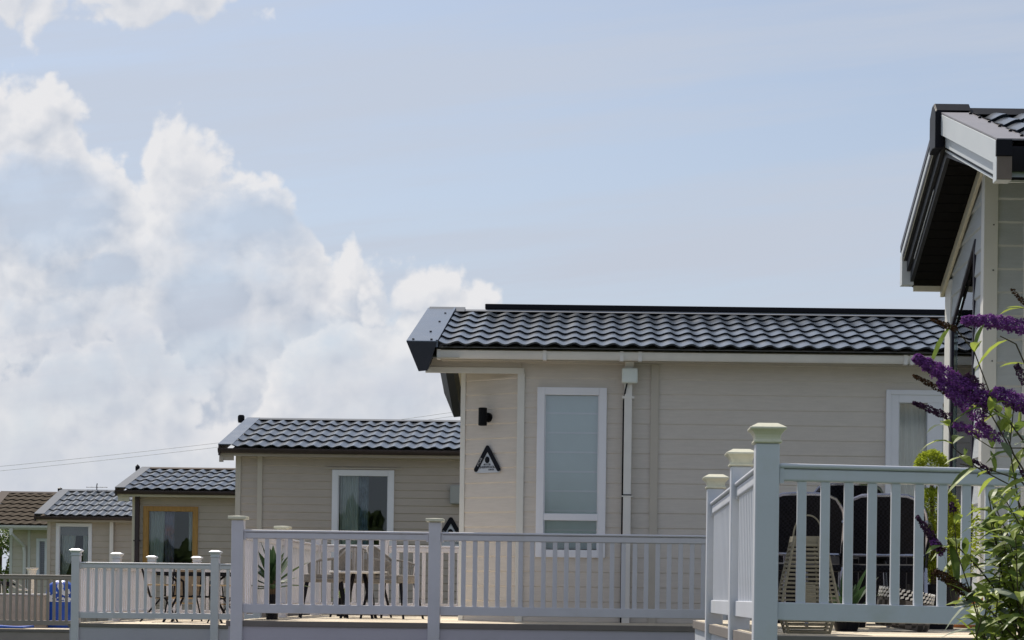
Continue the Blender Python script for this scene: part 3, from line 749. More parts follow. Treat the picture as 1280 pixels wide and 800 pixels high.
fr = window(L3, *h3, Y3, .105, M['frame_oak'], sill=True)
curtain(fr, P(184,670,Y3).x, P(204,670,Y3).x, h3[2], h3[3]-.06, Y3+.12, M['curtain'], 4, .03, gather=.1)
cp = mat('curtain_floral', (.22,.20,.30), .9, .6, 3.2, .1, dirt=((.55,.18,.16), 3.5, .8))
curtain(fr, P(204,670,Y3).x, P(216,670,Y3).x, h3[2], h3[3]-.06, Y3+.14, cp, 3, .03)
curtain(fr, P(234.5,670,Y3).x, P(242,670,Y3).x, h3[2]+.5, h3[3]-.06, Y3+.12, M['curtain'], 2, .02, gather=.0)
room(L3, *h3, Y3)

# fourth lodge
Y4 = 47.0; x4 = P(59.5, 690, Y4).x
h4 = [P(70,690,Y4).x, P(115,690,Y4).x, P(92,724,Y4).z, P(92,654,Y4).z]
L4, ye, yr, ze, zr, xl = small_lodge('lodge', 'stone coloured lodge with tied curtains in a white framed window', x4, Y4, .45, 42.5, 644.5, 73, 614, 2.3, x4 + 7.6,
    M['side_h4'], M['tile_pale'], .15, [h4], M['gutter_brown'], 5, pitch=.225, verge=.24, flash=M['flash_pale'], eo=.4)
pipe(L4, P(140.5,680,Y4).x, Y4 - .03, .45, ze - .06, M['gutter_white'], .09)
m = MB(); a = P(75, 611, yr); m.lathe([(.05,-.06),(.06,0),(.06,.06),(0,.09)], (a.x, yr, zr+.01), 8); m.build('ridge_finial', M['black'], L4)
m = MB(); a = P(121, 612, yr)
m.tube([(a.x, yr, zr), (a.x, yr, zr + .17), (a.x+.01, yr, zr+.21)], .013, 6); m.tube([(a.x-.27, yr, zr+.11),(a.x+.27, yr, zr+.115)], .007, 5)
for q in range(5): m.tube([(a.x-.24+q*.12, yr-.10, zr+.112),(a.x-.24+q*.12, yr+.10, zr+.112)], .005, 4)
m.build('roof_aerial', M['black'], L4)
fr = window(L4, *h4, Y4, .085, M['frame_white'])
bl = MB(); bl.box(h4[0]+.07, h4[1]-.07, Y4+.09, Y4+.10, h4[3]-.30, h4[3]-.05); bl.build('roller_blind', M['blind_grey'], fr)
curtain(fr, h4[0]+.09, h4[0]+.45, h4[2]+.05, h4[3]-.1, Y4+.16, M['curtain'], 4, .03, gather=.75)
curtain(fr, h4[1]-.26, h4[1]-.10, h4[2]+.05, h4[3]-.1, Y4+.16, M['curtain'], 3, .02)
room(L4, *h4, Y4)

# fifth lodge
Y5 = 58.0; x5 = P(12.5, 690, Y5).x
h5 = [P(45.5,695,Y5).x, P(60,695,Y5).x, P(52,722,Y5).z, P(52,673,Y5).z]
L5, ye, yr, ze, zr, xl = small_lodge('lodge', 'pale lodge with weathered brown tiled roof and swan neck downpipe', x5, Y5, .3, -33, 655.5, 5, 616, 2.6, x5 + 7.5,
    M['side_h5'], M['tile_brown'], .2, [h5], M['gutter_white'], 8, pitch=.28, verge=.30, flash=M['barge_brown'], ridge=M['barge_brown'], eo=.9, amp=.016, nose=.03, fasc=M['trim_pale'])
a = P(27,665,Y5); zt_ = ze - .1
m = MB(); m.tube([(a.x-.06, ye+.05, zt_), (a.x-.06, ye+.05, zt_-.16), (a.x+.10, Y5-.1, zt_-.5), (a.x+.12, Y5-.07, zt_-.7), (a.x+.12, Y5-.07, .3)], .055, 10); m.build('downpipe', M['gutter_white'], L5, smooth=True)
m = MB(); a = P(36,690,Y5).x; m.box(a - .03, a + .05, Y5 - .03, Y5 - .001, .3, ze - .12); m.build('joint_strip', M['trim_pale'], L5)
m = MB(); m.box(x5 - .0, x5 + 4.2, Y5 - .05, Y5 - .012, P(30,744.5,Y5).z, P(30,741.5,Y5).z); m.build('base_trim', M['cream'], L5)
fr = window(L5, *h5, Y5, .09, M['frame_white'])
bl = MB(); z_ = h5[2] + .1
while z_ < h5[3] - .1: bl.prism([(h5[0]+.08,Y5+.07,z_),(h5[0]+.08,Y5+.10,z_+.03),(h5[0]+.08,Y5+.104,z_+.027),(h5[0]+.08,Y5+.074,z_-.003)], (h5[1]-h5[0]-.16,0,0)); z_ += .06
bl.build('venetian_blind', M['blind_grey'], fr)
room(L5, *h5, Y5)

# ---- the lodge on the right, seen along its gable --------------------------------
Yn, Yr, Yf = 12.99, 15.24, 17.02; Xb = 2.70; Xw = 3.10; XR = 8.0; YW = 15.26
def Zt(y): return EYE + 3.10 + .755 * (1 - (abs(y - Yr) / (Yr - Yn) if y < Yr else abs(y - Yr) / (Yf - Yr)))          # top of the roof plane
RZ = EYE - .19
LR = empty('lodge', (Xw, YW, 0), 'pale grey lodge with deep dark soffit and glazed gable above the raised deck', 'lodge')
def zs(y): return Zt(y) - .325 + .08 * max(0, (Yr - y) / (Yr - Yn))                                                    # underside of the roof
m = MB(); siding(m, (Xw + .005, YW, 0), (1,0,0), (0,-1,0), XR - Xw, RZ, zs(YW) + .12, .186, .02, phase=.2)
# gable half wall around the glazing, boards clipped under the slope
G0, G1 = 15.66, 16.66; gz0, gz1 = 4.16, 3.60
def gtop(y): return gz0 + (gz1 - gz0) * (y - G0) / (G1 - G0)
cols = [YW + .0, 15.36, 15.46, 15.56, G0] + [G0 + (G1-G0)*i/40 for i in range(1, 41)] + [Yf - .15]
for a, b in zip(cols[:-1], cols[1:]):
    inside = a >= G0 - 1e-6 and b <= G1 + 1e-6
    lo = RZ if not inside else gtop((a + b) / 2) - .02
    siding(m, (Xw, a, 0), (0,1,0), (-1,0,0), b - a, lo, zs((a+b)/2) + .1, .186, .015, phase=.2 - ((lo - RZ) / .186) % 1.0 if inside else .2)
m.poly([(XR,YW,RZ),(XR,Yf-.15,RZ),(XR,Yf-.15,zs(Yf)),(XR,YW,zs(YW))])
m.poly([(Xw+.75,Yf-.15,RZ),(XR,Yf-.15,RZ),(XR,Yf-.15,zs(Yf)+.1),(Xw+.75,Yf-.15,zs(Yf)+.1)])
m.build('wall', M['side_r'], LR)
m = MB()
for z0_, z1_ in ((RZ, zs(YW) + .1),):
    m.box(Xw - .026, Xw + .085, YW - .030, YW - .003, z0_, z1_); m.box(Xw - .027, Xw - .002, YW - .0301, YW + .085, z0_, z1_)
m.box(P(1279,300,YW).x, P(1279,300,YW).x + .09, YW - .03, YW - .003, RZ, zs(YW)); m.build('corner_trim', M['trim_pale'], LR, bevel=.003)
sc = MB()
for k in range(9):
    sc = MB(); sc.lathe([(.006,-.004),(.006,.004),(0,.005)], (Xw + .05, YW - .032, RZ + .3 + k*.36), 6); sc.build('screw', M['black'], LR)
m = MB()                                                                               # gable board below the soffit
m.sweep([[(Xw-.05,y,zs(y)-.001),(Xw-.022,y,zs(y)-.001),(Xw-.022,y,zs(y)-.10),(Xw-.05,y,zs(y)-.10)] for y in (Yr - .1, Yr, Yf-.031)])
m.box(Xb + .11, Xw - .05, Yf - .03, Yf - .004, zs(Yf) - .035, zs(Yf) + .05); m.box(Xw - .05, XR, Yf - .03, Yf - .004, zs(Yf) - .08, zs(Yf) + .05)
m.build('gable_board', M['cream'], LR, bevel=.003)
# soffit: boards running across the overhang and under the whole porch
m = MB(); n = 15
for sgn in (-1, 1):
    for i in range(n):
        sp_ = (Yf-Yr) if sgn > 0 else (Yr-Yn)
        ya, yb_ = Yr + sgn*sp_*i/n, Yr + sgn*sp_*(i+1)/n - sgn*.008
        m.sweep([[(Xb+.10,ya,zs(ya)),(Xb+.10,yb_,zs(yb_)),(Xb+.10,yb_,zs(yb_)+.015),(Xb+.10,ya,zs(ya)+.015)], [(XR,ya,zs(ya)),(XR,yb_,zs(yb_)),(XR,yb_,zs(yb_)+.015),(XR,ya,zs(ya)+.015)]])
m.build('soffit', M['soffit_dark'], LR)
# stepped bargeboard along both slopes
m = MB(); m.sweep([[(Xb,y,Zt(y)+.02),(Xb+.035,y,Zt(y)+.02),(Xb+.035,y,Zt(y)-.145),(Xb,y,Zt(y)-.145)] for y in (Yn, Yr)]); bb = m.build('bargeboard', M['barge_pale'], LR, bevel=.004)
m = MB(); m.sweep([[(Xb,y,Zt(y)+.02),(Xb+.010,y,Zt(y)+.02),(Xb+.010,y,Zt(y)-.145),(Xb,y,Zt(y)-.145)] for y in (Yr+.001, Yf)]); m.build('far_board', M['barge_pale'], bb)
m = MB(); m.sweep([[(Xb+.011,y,Zt(y)+.01),(Xb+.037,y,Zt(y)+.01),(Xb+.037,y,Zt(y)-.15),(Xb+.011,y,Zt(y)-.15)] for y in (Yr+.002, Yf-.1)]); m.build('backing_board', M['barge_dark'], bb)
m = MB(); m.sweep([[(Xb+.038,y,Zt(y)-.05),(Xb+.066,y,Zt(y)-.05),(Xb+.066,y,Zt(y)-.24),(Xb+.038,y,Zt(y)-.24)] for y in (Yn+.02, Yr)]); m.build('lower_board', M['barge_pale'], bb)
m = MB(); m.sweep([[(Xb+.038,y,Zt(y)-.05),(Xb+.066,y,Zt(y)-.05),(Xb+.066,y,Zt(y)-.24),(Xb+.038,y,Zt(y)-.24)] for y in (Yr+.001, Yf-.02)]); m.build('lower_board', M['barge_dark'], bb)
m = MB(); m.sweep([[(Xb+.070,y,Zt(y)-.05),(Xb+.10,y,Zt(y)-.05),(Xb+.10,y,zs(y)-.005),(Xb+.070,y,zs(y)-.005)] for y in (Yn+.03, Yr, Yf-.03)]); m.build('inner_board', M['barge_dark'], bb)
for nm, zz, x_, mm in (('channel_strip', -.27, Xb + .058, M['barge_pale']),):
    m = MB(); m.sweep([[(x_,y,Zt(y)+zz),(x_+.010,y,Zt(y)+zz),(x_+.010,y,Zt(y)+zz-.018),(x_,y,Zt(y)+zz-.018)] for y in (Yn+.2, Yr)]); m.build(nm, mm, bb)
    m = MB(); m.sweep([[(x_,y,Zt(y)+zz),(x_+.004,y,Zt(y)+zz),(x_+.004,y,Zt(y)+zz-.012),(x_,y,Zt(y)+zz-.012)] for y in (Yr+.5, Yf-.35)]); m.build(nm, mm, bb)
m = MB(); m.sweep([[(Xb-.006,y,Zt(y)+.04),(Xb-.001,y,Zt(y)+.04),(Xb-.001,y,Zt(y)-.015),(Xb-.006,y,Zt(y)-.015)] for y in (Yr+.1, Yf)]); m.build('edge_strip', M['frame_dark'], bb)
m = MB(); m.sweep([[(Xb-.004,y,Zt(y)-.095),(Xb-.0005,y,Zt(y)-.095),(Xb-.0005,y,Zt(y)-.145),(Xb-.004,y,Zt(y)-.145)] for y in (Yr+.1, Yf-.1)]); m.build('edge_strip', M['black'], bb)
m = MB(); m.box(Xb - .003, Xb + .098, Yn - .012, Yn + .10, Zt(Yn) - .25, Zt(Yn) - .085); m.build('box_end', M['barge_pale'], bb, bevel=.003)
m = MB(); m.box(Xb + .0, Xb + .10, Yn - .022, Yn - .0125, Zt(Yn) - .245, Zt(Yn) - .09); m.build('end_cap', M['barge_brown'], bb)
m = MB(); m.box(Xb - .008, Xb + .10, Yn - .03, Yn + .002, Zt(Yn) - .088, Zt(Yn) + .024); m.build('corner_cap', M['black'], bb, bevel=.004)
m = MB(); m.box(Xb - .004, Xb + .10, Yf - .10, Yf + .012, zs(Yf) + .01, Zt(Yf) - .05); m.build('far_box_end', M['barge_pale'], bb)
vf = slope_strip(LR, 'verge_flashing', mat('flashing_mauve_grey', (.21,.20,.22), .45, .06, 3, .5), Xb, Xb + .235, Yn - .004, Zt(Yn) + .036, Yr, Zt(Yr) + .036, 0, .012, yfar=Yf)
sc = MB()
for k in range(6):
    y = Yn + (Yr-Yn)*(k+.4)/6.2; sc = MB(); sc.lathe([(.012,0),(.012,.012),(.005,.018),(0,.018)], (Xb + .20, y, Zt(y) + .036), 8); sc.build('screw', M['black'], vf)
roof(LR, Xb + .22, XR, Yn, Zt(Yn) - .02, Yr, Zt(Yr) - .02, .22, 5, M['tile'], ridge=M['black'], ridge_h=.075, ridge_x0=Xb + .03, amp=.024, yfar=Yf)
m = MB(); k = .376; w_ = .13                                                          # hanging cap over the ridge end
m.prism([(Xb-.045,Yr-w_,Zt(Yr)-k*w_+.05),(Xb-.045,Yr-.03,Zt(Yr)+.075),(Xb-.045,Yr+.03,Zt(Yr)+.075),(Xb-.045,Yr+w_,Zt(Yr)-k*w_+.05),(Xb-.045,Yr+w_,Zt(Yr)-k*w_-.24),(Xb-.045,Yr,Zt(Yr)-.27),(Xb-.045,Yr-w_,Zt(Yr)-k*w_-.24)], (.075,0,0))
m.prism([(Xb-.04,Yr-w_,Zt(Yr)-k*w_+.055),(Xb-.04,Yr-.03,Zt(Yr)+.085),(Xb-.04,Yr+.03,Zt(Yr)+.085),(Xb-.04,Yr+w_,Zt(Yr)-k*w_+.055),(Xb-.04,Yr,Zt(Yr)+.03)], (.28,0,0))
m.build('ridge_end_cap', M['black'], LR, bevel=.008)
gutter(LR, Xb + .10, XR, Yn + .06, Zt(Yn) - .02, M['black'], h=.16, w=.08)
m = MB(); m.box(Xb + .101, XR, Yn + .062, Yn + .085, Zt(Yn) - .245, Zt(Yn) - .02); m.build('fascia', M['barge_pale'], LR)
# glazing in the gable
m = MB(); fw = .05; xx0, xx1 = Xw - .018, Xw + .008
def pr(pts): m.prism([(xx0, y, z) for y, z in pts], (xx1 - xx0, 0, 0))
pr([(G0, RZ), (G0 + fw, RZ), (G0 + fw, gtop(G0 + fw) - .07), (G0, gtop(G0))])
pr([(G1 - fw, RZ), (G1, RZ), (G1, gtop(G1)), (G1 - fw, gtop(G1 - fw) - .075)])
pr([(G0 + .001, gtop(G0) - .001), (G0 + fw, gtop(G0 + fw) - .045), (G1 - fw, gtop(G1 - fw) - .045), (G1 - .001, gtop(G1) - .001)])
m.box(xx0, xx1, G0 + fw, G1 - fw, RZ, RZ + .08)
gw = m.build('gable_window', M['frame_dark'], LR, bevel=.004)
m = MB(); m.prism([(Xw + .01, G0+.03, RZ+.04), (Xw + .01, G1-.03, RZ+.04), (Xw + .01, G1-.03, gtop(G1)-.05), (Xw + .01, G0+.03, gtop(G0)-.05)], (.006,0,0)); m.build('pane', M['glass_clear'], gw)
m = MB(); m.box(Xw - .022, Xw + .0, G1 + .006, Yf - .10, RZ, zs(Yf - .1) - .02); m.build('corner_post', M['trim_pale'], LR, bevel=.004)
# far side opening, glazed
m = MB(); m.box(Xw + .70, Xw + .749, Yf-.19, Yf-.13, RZ, zs(Yf)); m.box(Xw + .02, Xw + .70, Yf-.19, Yf-.13, RZ, RZ + .07); m.box(Xw + .02, Xw + .70, Yf-.19, Yf-.13, zs(Yf) - .1, zs(Yf) - .02)
fw2 = m.build('side_window', M['frame_dark'], LR, bevel=.004)
m = MB(); m.box(Xw + .02, Xw + .71, Yf-.165, Yf-.16, RZ + .04, zs(Yf)-.05); m.build('pane', M['glass_clear'], fw2)
m = MB(); m.poly([(Xw+.76,YW+.02,RZ),(Xw+.76,Yf-.16,RZ),(Xw+.76,Yf-.16,zs(Yf)),(Xw+.76,YW+.02,zs(YW))]); m.build('inner_wall', M['side_r'], LR)
m = MB(); m.box(Xw + .03, XR, YW + .04, Yf - .2, .02, RZ - .03); m.build('plinth', M['deck_edge'], LR)
# ------------------------------------------------------------------ decks and balustrades
YF1 = 20.34
xa = P(297.5, 700, YF1).x
deck('deck', 'long cream boarded deck with lilac skirting in front of the beige lodge', xa - .09, 9.0, YF1 - .02, 26.4, ZF)
xb = P(543.5, 700, YF1).x; xc_ = 1.36
fence('balustrade', 'white picket balustrade with flat cream post caps around the long deck', 'balustrade',
      [[(xa, YF1), (xb, YF1), (xc_, YF1), (xc_ + 2.4, YF1)], [(xa, YF1), (xa + .0, 23.25), (xa + .0, 26.1)], [(xa, 26.1), (P(480,700,26.1).x, 26.1), (xg - .03, 26.1, 0, 'none')]],
      ZF, .962, M['pvc_lilac'], M['pvc_cap'], CAP_B)
# third lodge's deck
Y3F = 30.3; Z3 = EYE - .515; xa3 = P(95, 740, Y3F).x; xb3 = P(269, 740, Y3F).x; xe3 = P(322, 740, Y3F).x
deck('deck', 'cream deck with lilac skirting below the oak framed window', xa3 - .09, xe3 + .15, Y3F - .02, 35.9, Z3)
fence('balustrade', 'white picket balustrade with flared caps in front of the oak framed window', 'balustrade',
      [[(xa3, Y3F), (xb3, Y3F), (xe3, Y3F)], [(xa3, Y3F), (xa3, 32.9), (xa3, 35.5)], [(xa3, 35.5), (P(246,730,35.5).x, 35.5), (P(300,730,35.5).x, 35.5)]],
      Z3, .965, M['pvc_lilac'], M['pvc'], CAP_A, spacing=.126)
# fourth lodge's deck, taupe
Y4F = 38.7; Z4 = EYE - .79; xa4 = P(-60, 740, Y4F).x; xb4 = P(118, 740, Y4F).x
deck('deck', 'pale deck with taupe skirting at the far left', xa4 - .1, xb4, Y4F - .02, 45.2, Z4, skirtm=M['taupe_fence'])
fence('balustrade', 'taupe picket balustrade without post caps at the far left', 'balustrade',
      [[(xa4, Y4F), (xb4, Y4F)]], Z4, 1.095, M['taupe_fence'], None, None, spacing=.126, bw=.055)
# raised deck on the right
YR0 = 10.17; xr = P(957, 680, YR0).x
deck('deck', 'raised cream deck with wicker chairs beside the pale grey lodge', xr - .02, 6.4, YR0 - .03, 16.6, RZ, skirtm=M['pvc'], edge_h=.07)
fence('balustrade', 'tall white balustrade with weathered flared caps around the raised deck', 'balustrade',
      [[(xr, YR0), (P(1310, 680, YR0).x, YR0, -.018), (P(1310, 680, YR0).x + 1.9, YR0, -.03)], [(xr, YR0), (xr, 11.95), (xr, 14.4)]],
      RZ, .91, M['pvc'], M['pvc_cap'], CAP_A, spacing=.1205, below=1.2)

# ------------------------------------------------------------------ signs, lamp, wires
def triangle_sign(name, label, c, ang, w, h):
    root = empty(name, c, label, 'sign'); root.rotation_euler = (0, 0, ang)
    t = .13 * w
    def round_tri(hw, hh, r, y0, y1, zc):
        pts = []
        V = [(-hw, -hh), (hw, -hh), (0, hh)]
        cen = [(-hw + r*1.6, -hh + r), (hw - r*1.6, -hh + r), (0, hh - r*2.0)]
        for (cx, cz), (s0, s1) in zip(cen, ((153, 270), (270, 387), (27, 153))):
            for i in range(7):
                a = R(s0 + (s1 - s0) * i / 6); pts.append((cx + r*math.cos(a), y0, cz + r*math.sin(a) + zc))
        return pts
    m = MB(); base = round_tri(w*.53, h*.54, .07*w, -.006, 0, 0)
    m.prism(base, (0, .006, 0)); 
    o = m.build('backing', M['sign_grey'], None); o.parent = root
    m = MB()
    n = 9; A, T, B = Vector((-w*.43, 0, -h*.42)), Vector((0, 0, h*.40)), Vector((w*.43, 0, -h*.42))
    def cap(c, r, a0, a1): return [(c.x + r*math.cos(R(a0+(a1-a0)*i/8)), -.0165, c.z + r*math.sin(R(a0+(a1-a0)*i/8))) for i in range(9)]
    r = t*.52; d1 = (A - T).normalized(); n1 = Vector((-d1.z, 0, d1.x)); 
    for e in (A, B):
        d = (e - T).normalized(); nn = Vector((-d.z, 0, d.x)); ang_ = math.degrees(math.atan2(d.z, d.x))
        pts = cap(T, r, ang_ + 90, ang_ + 270) + cap(e, r, ang_ - 90, ang_ + 90)
        off = .0 if e is A else .0012
        m.prism([(p[0], p[1] - off, p[2]) for p in pts], (0, .009, 0))
    o = m.build('emblem', M['sign_dark'], None); o.parent = root
    m = MB(); m.prism([(w*.085*math.cos(2*math.pi*i/16) - .01*w, -.012, -h*.06 + h*.125*math.sin(2*math.pi*i/16)) for i in range(16)], (0, .005, 0))
    o = m.build('dot', M['sign_dark'], None); o.parent = root
    text('40 X 20', h*.095, (-.02*w, -.0085, -h*.235), (R(90), 0, 0), M['sign_dark'], root)
    text('SHERWOOD', h*.125, (0, -.0085, -h*.335), (R(90), 0, 0), M['sign_dark'], root)
    text('LODGE', h*.075, (w*.14, -.0085, -h*.43), (R(90), 0, 0), M['sign_dark'], root)
    d = (T - A); a_ = math.atan2(d.z, d.x)
    mid = A + d * .34
    text('ATLAS', t*.80, (mid.x, -.0195, mid.z), (R(90), -a_, 0), mat('sign_pale_letter', (.4,.41,.44), .5, .03, 4), root)
    return root
ca = math.atan2(cu.y, cu.x) + math.pi
ratio = lambda u: (xC - u)
def on_cant(u, v):
    """point on the canted wall seen at (u, v)"""
    best = None
    for i in range(401):
        t = i / 400; p = Vector((xC + cant.x*t, YM + .012 + cant.y*t, 0))
        q = P(u, v, p.y)
        if best is None or abs(q.x - p.x) < best[0]: best = (abs(q.x - p.x), Vector((p.x, p.y, q.z)))
    return best[1]
c = on_cant(611, 573) + cn * .017
triangle_sign('sign', 'grey triangular sign with bold dark chevron below the black wall lamp', c, ca, .37, .31)
c = P(563.5, 663.5, Y2 - .02); c.y = Y2 - .02
triangle_sign('sign', 'triangular sign on the taupe wall, half hidden behind the beige lodge corner', c, 0, .53, .47)
# wall lamp: up and down cylinder on a round mount
c = on_cant(611.5, 522); root = empty('wall_lamp', c, 'black cylinder wall lamp above the triangular sign', 'lamp')
a = c + cn * .012
m = MB()
ax = cn
for (r0, r1, d0, d1) in ((.055, .055, 0, .022), (.03, .03, .022, .075)):
    ring = lambda r, d: [a + ax*d + cu*(r*math.cos(2*math.pi*i/16)) + Vector((0,0,r*math.sin(2*math.pi*i/16))) for i in range(16)]
    m.sweep([ring(r0, d0), ring(r1, d1)])
m.build('wall_mount', M['lamp_black'], root, smooth=True)
b = c + cn * .13 + cu * .0
m = MB(); m.lathe([(.043,-.103),(.05,-.1),(.05,.1),(.043,.103),(.0,.09)], (b.x, b.y, c.z), 20); m.build('lamp_tube', M['lamp_black'], root, smooth=True)
for k, (va, vb, lab) in enumerate(((583, 512.5, 'upper grey overhead cable crossing the sky'), (589, 517.5, 'lower grey overhead cable crossing the sky'))):
    A, B = P(-260, va + 22, 66 + k), P(640, vb - 8, 62 + k); m = MB(); pts = []
    for i in range(41):
        t = i / 40; p = A.lerp(B, t); p.z -= .9 * 4 * t * (1 - t) * .25; pts.append(p)
    m.tube(pts, .007, 6); tag(m.build('overhead_cable', M['cable']), lab, 'cable', 'overhead cables')

# ------------------------------------------------------------------ furniture on the long deck
def rope_chair():
    root = empty('rope_chair', (0,0,0), 'x', 'chair', 'rope dining chairs on the long deck')
    sw, sd, sh = .27, .25, .53
    m = MB(); out = [(-sw+.05,-sd),(sw-.05,-sd),(sw,-sd+.06),(sw,sd-.08),(sw-.1,sd),(-sw+.1,sd),(-sw,sd-.08),(-sw,-sd+.06)]
    m.prism([(x,y,sh-.10) for x,y in out], (0,0,.10)); m.build('seat', M['rope'], root, bevel=.02)
    # back shell: cords between seat rim and a rising top rail
    path = []
    for i in range(25):
        a = math.pi * (1 + i / 24) ; t = i / 24
        x = -(sw+.03) * math.cos(math.pi*t); y = (sd + .02) * max(0, math.sin(math.pi*t))**.7
        if t < .12: y = -.16 + y*1.0 + (.0)
        if t > .88: y = -.16 + y*1.0
        rise = math.sin(math.pi*t)**1.3
        path.append((x, y, .66 + .22*rise, sh - .06))
    top = [(x*1.06, y*1.1, zt) for x, y, zt, zb in path]; bot = [(x, y, zb) for x, y, zt, zb in path]
    m = MB(); m.tube(top, .013, 6); m.tube(bot, .013, 6); m.tube([top[0], bot[0]], .013, 6); m.tube([top[-1], bot[-1]], .013, 6)
    m.build('back_frame', M['rope'], root, smooth=True)
    m = MB(); N_ = 52
    for i in range(N_):
        f = i / (N_ - 1) * 24; k = min(int(f), 23); t = f - k
        A = Vector(top[k]).lerp(Vector(top[k+1]), t); B = Vector(bot[k]).lerp(Vector(bot[k+1]), t)
        m.tube([A, B], .0065, 4)
    m.build('backrest', M['rope'], root)
    for sx in (-1, 1):
        for sy in (-1, 1):
            m = MB(); m.tube([(sx*(sw-.06), sy*(sd-.05), sh-.09), (sx*(sw+.03), sy*(sd+.03), 0)], [.021, .014], 8)
            m.build('leg', M['black'], root)
    return root
first = None
for u, Y, rz, lab in ((405, 23.3, R(-80), 'taupe rope chair nearest the yucca, turned side on'), (452, 24.2, R(165), 'taupe rope chair in the middle of the three, back to the house'), (491, 23.3, R(72), 'taupe rope chair nearest the beige lodge, turned side on')):
    if first is None: first = o = rope_chair()
    else: o = copy_tree(first)
    p = P(u, 700, Y); o.location = (p.x, Y, ZF); o.rotation_euler = (0,0,rz); o['label'] = lab
def round_table(loc, label, r, h, topm, legm):
    root = empty('table', loc, label, 'table')
    x, y, z = loc
    m = MB(); m.lathe([(0,h-.03),(r-.01,h-.03),(r,h-.02),(r,h-.006),(r-.006,h),(0,h)], (x,y,z), 32); m.build('tabletop', topm, root, smooth=True)
    for k in range(4):
        a = R(45 + 90*k); m = MB(); m.tube([(x+r*.25*math.cos(a), y+r*.25*math.sin(a), z+h-.03), (x+r*.75*math.cos(a), y+r*.75*math.sin(a), z)], .017, 8); m.build('leg', legm, root)
p = P(449, 700, 23.25); round_table((p.x, 23.25, ZF), 'low round table with a pale top between the rope chairs', .36, .57, M['stoneware'], M['black'])

def potted_blades(name, label, loc, pot_r, pot_h, n, L, w, m_leaf, trunk=0.0, seed=1, potm=None, spread=1.0, taper=.75, cat='plant'):
    root = empty(name, loc, label, cat); x, y, z = loc; rnd = random.Random(seed)
    m = MB(); m.lathe([(0,0),(pot_r*taper,0),(pot_r,pot_h-.02),(pot_r*1.05,pot_h-.02),(pot_r*1.05,pot_h),(pot_r*.92,pot_h),(pot_r*.9,pot_h-.04),(0,pot_h-.04)], (x,y,z), 20, square=False); m.build('pot', potm or M['black'], root, smooth=True)
    top = z + pot_h + trunk
    if trunk:
        m = MB(); m.tube([(x,y,z+pot_h-.05),(x+.01,y,z+pot_h+trunk*.5),(x,y,top)], [.055,.06,.05], 10); m.build('trunk', M['bark'], root)
    m = MB()
    for k in range(n):
        a = 2*math.pi*(k*.382) + rnd.uniform(-.2,.2); el = R(85 - 75*spread*(k/n)) + rnd.uniform(-.12,.12)
        d = Vector((math.cos(a)*math.cos(el), math.sin(a)*math.cos(el), math.sin(el)))
        m.leaf((x, y, top - .02 - .10*(k/n)*(1 if trunk else .2)), d, L*rnd.uniform(.8,1.1), w, rnd.uniform(.05,.3), .35, 4)
    m.build('leaves', m_leaf, root)
    return root
p = P(340, 768, 21.3); potted_blades('yucca', 'spiky yucca in a tall black pot behind the white pickets', (p.x, 21.3, ZF), .085, .28, 24, .50, .09, M['yucca'], trunk=.16, seed=4, spread=1.12)
p = P(428, 765, 24.9); potted_blades('potted_plant', 'small leafy plant in a black pot under the rope chairs', (p.x, 24.9, ZF), .10, .24, 26, .18, .03, M['leaf'], trunk=.0, seed=9, spread=1.0)

# ------------------------------------------------------------------ furniture on the third lodge's deck
def bistro_table():
    p = P(246, 740, 32.3); root = empty('table', (p.x, 32.3, Z3), 'black slatted garden table with bent tube legs', 'table'); root.scale = (1, 1, 1.14); x, y, z = p.x, 32.3, Z3
    m = MB()
    for k in range(9): m.box(x-.62, x+.62, y-.36+k*.082, y-.36+k*.082+.068, z+.715, z+.74)
    m.box(x-.60, x+.60, y-.34, y-.31, z+.685, z+.714); m.box(x-.60, x+.60, y+.31, y+.34, z+.685, z+.714)
    m.build('tabletop', M['black'], root)
    for sx in (-1, 1):
        for sy in (-1, 1):
            m = MB(); cx = x + sx*.22
            m.tube([(cx+sx*.2, y+sy*.25, z+.69), (cx+sx*.06, y+sy*.25, z+.60), (cx+sx*.05, y+sy*.26, z+.38), (cx+sx*.12, y+sy*.27, z+.26), (cx+sx*.27, y+sy*.32, z+.0)], .02, 8); m.build('leg', M['black'], root)
    m = MB(); m.tube([(x-.27,y-.25,z+.38),(x+.27,y+.25,z+.38)], .015, 6); m.tube([(x-.27,y+.25,z+.38),(x+.27,y-.25,z+.38)], .015, 6); m.build('cross_bar', M['black'], root)
bistro_table()
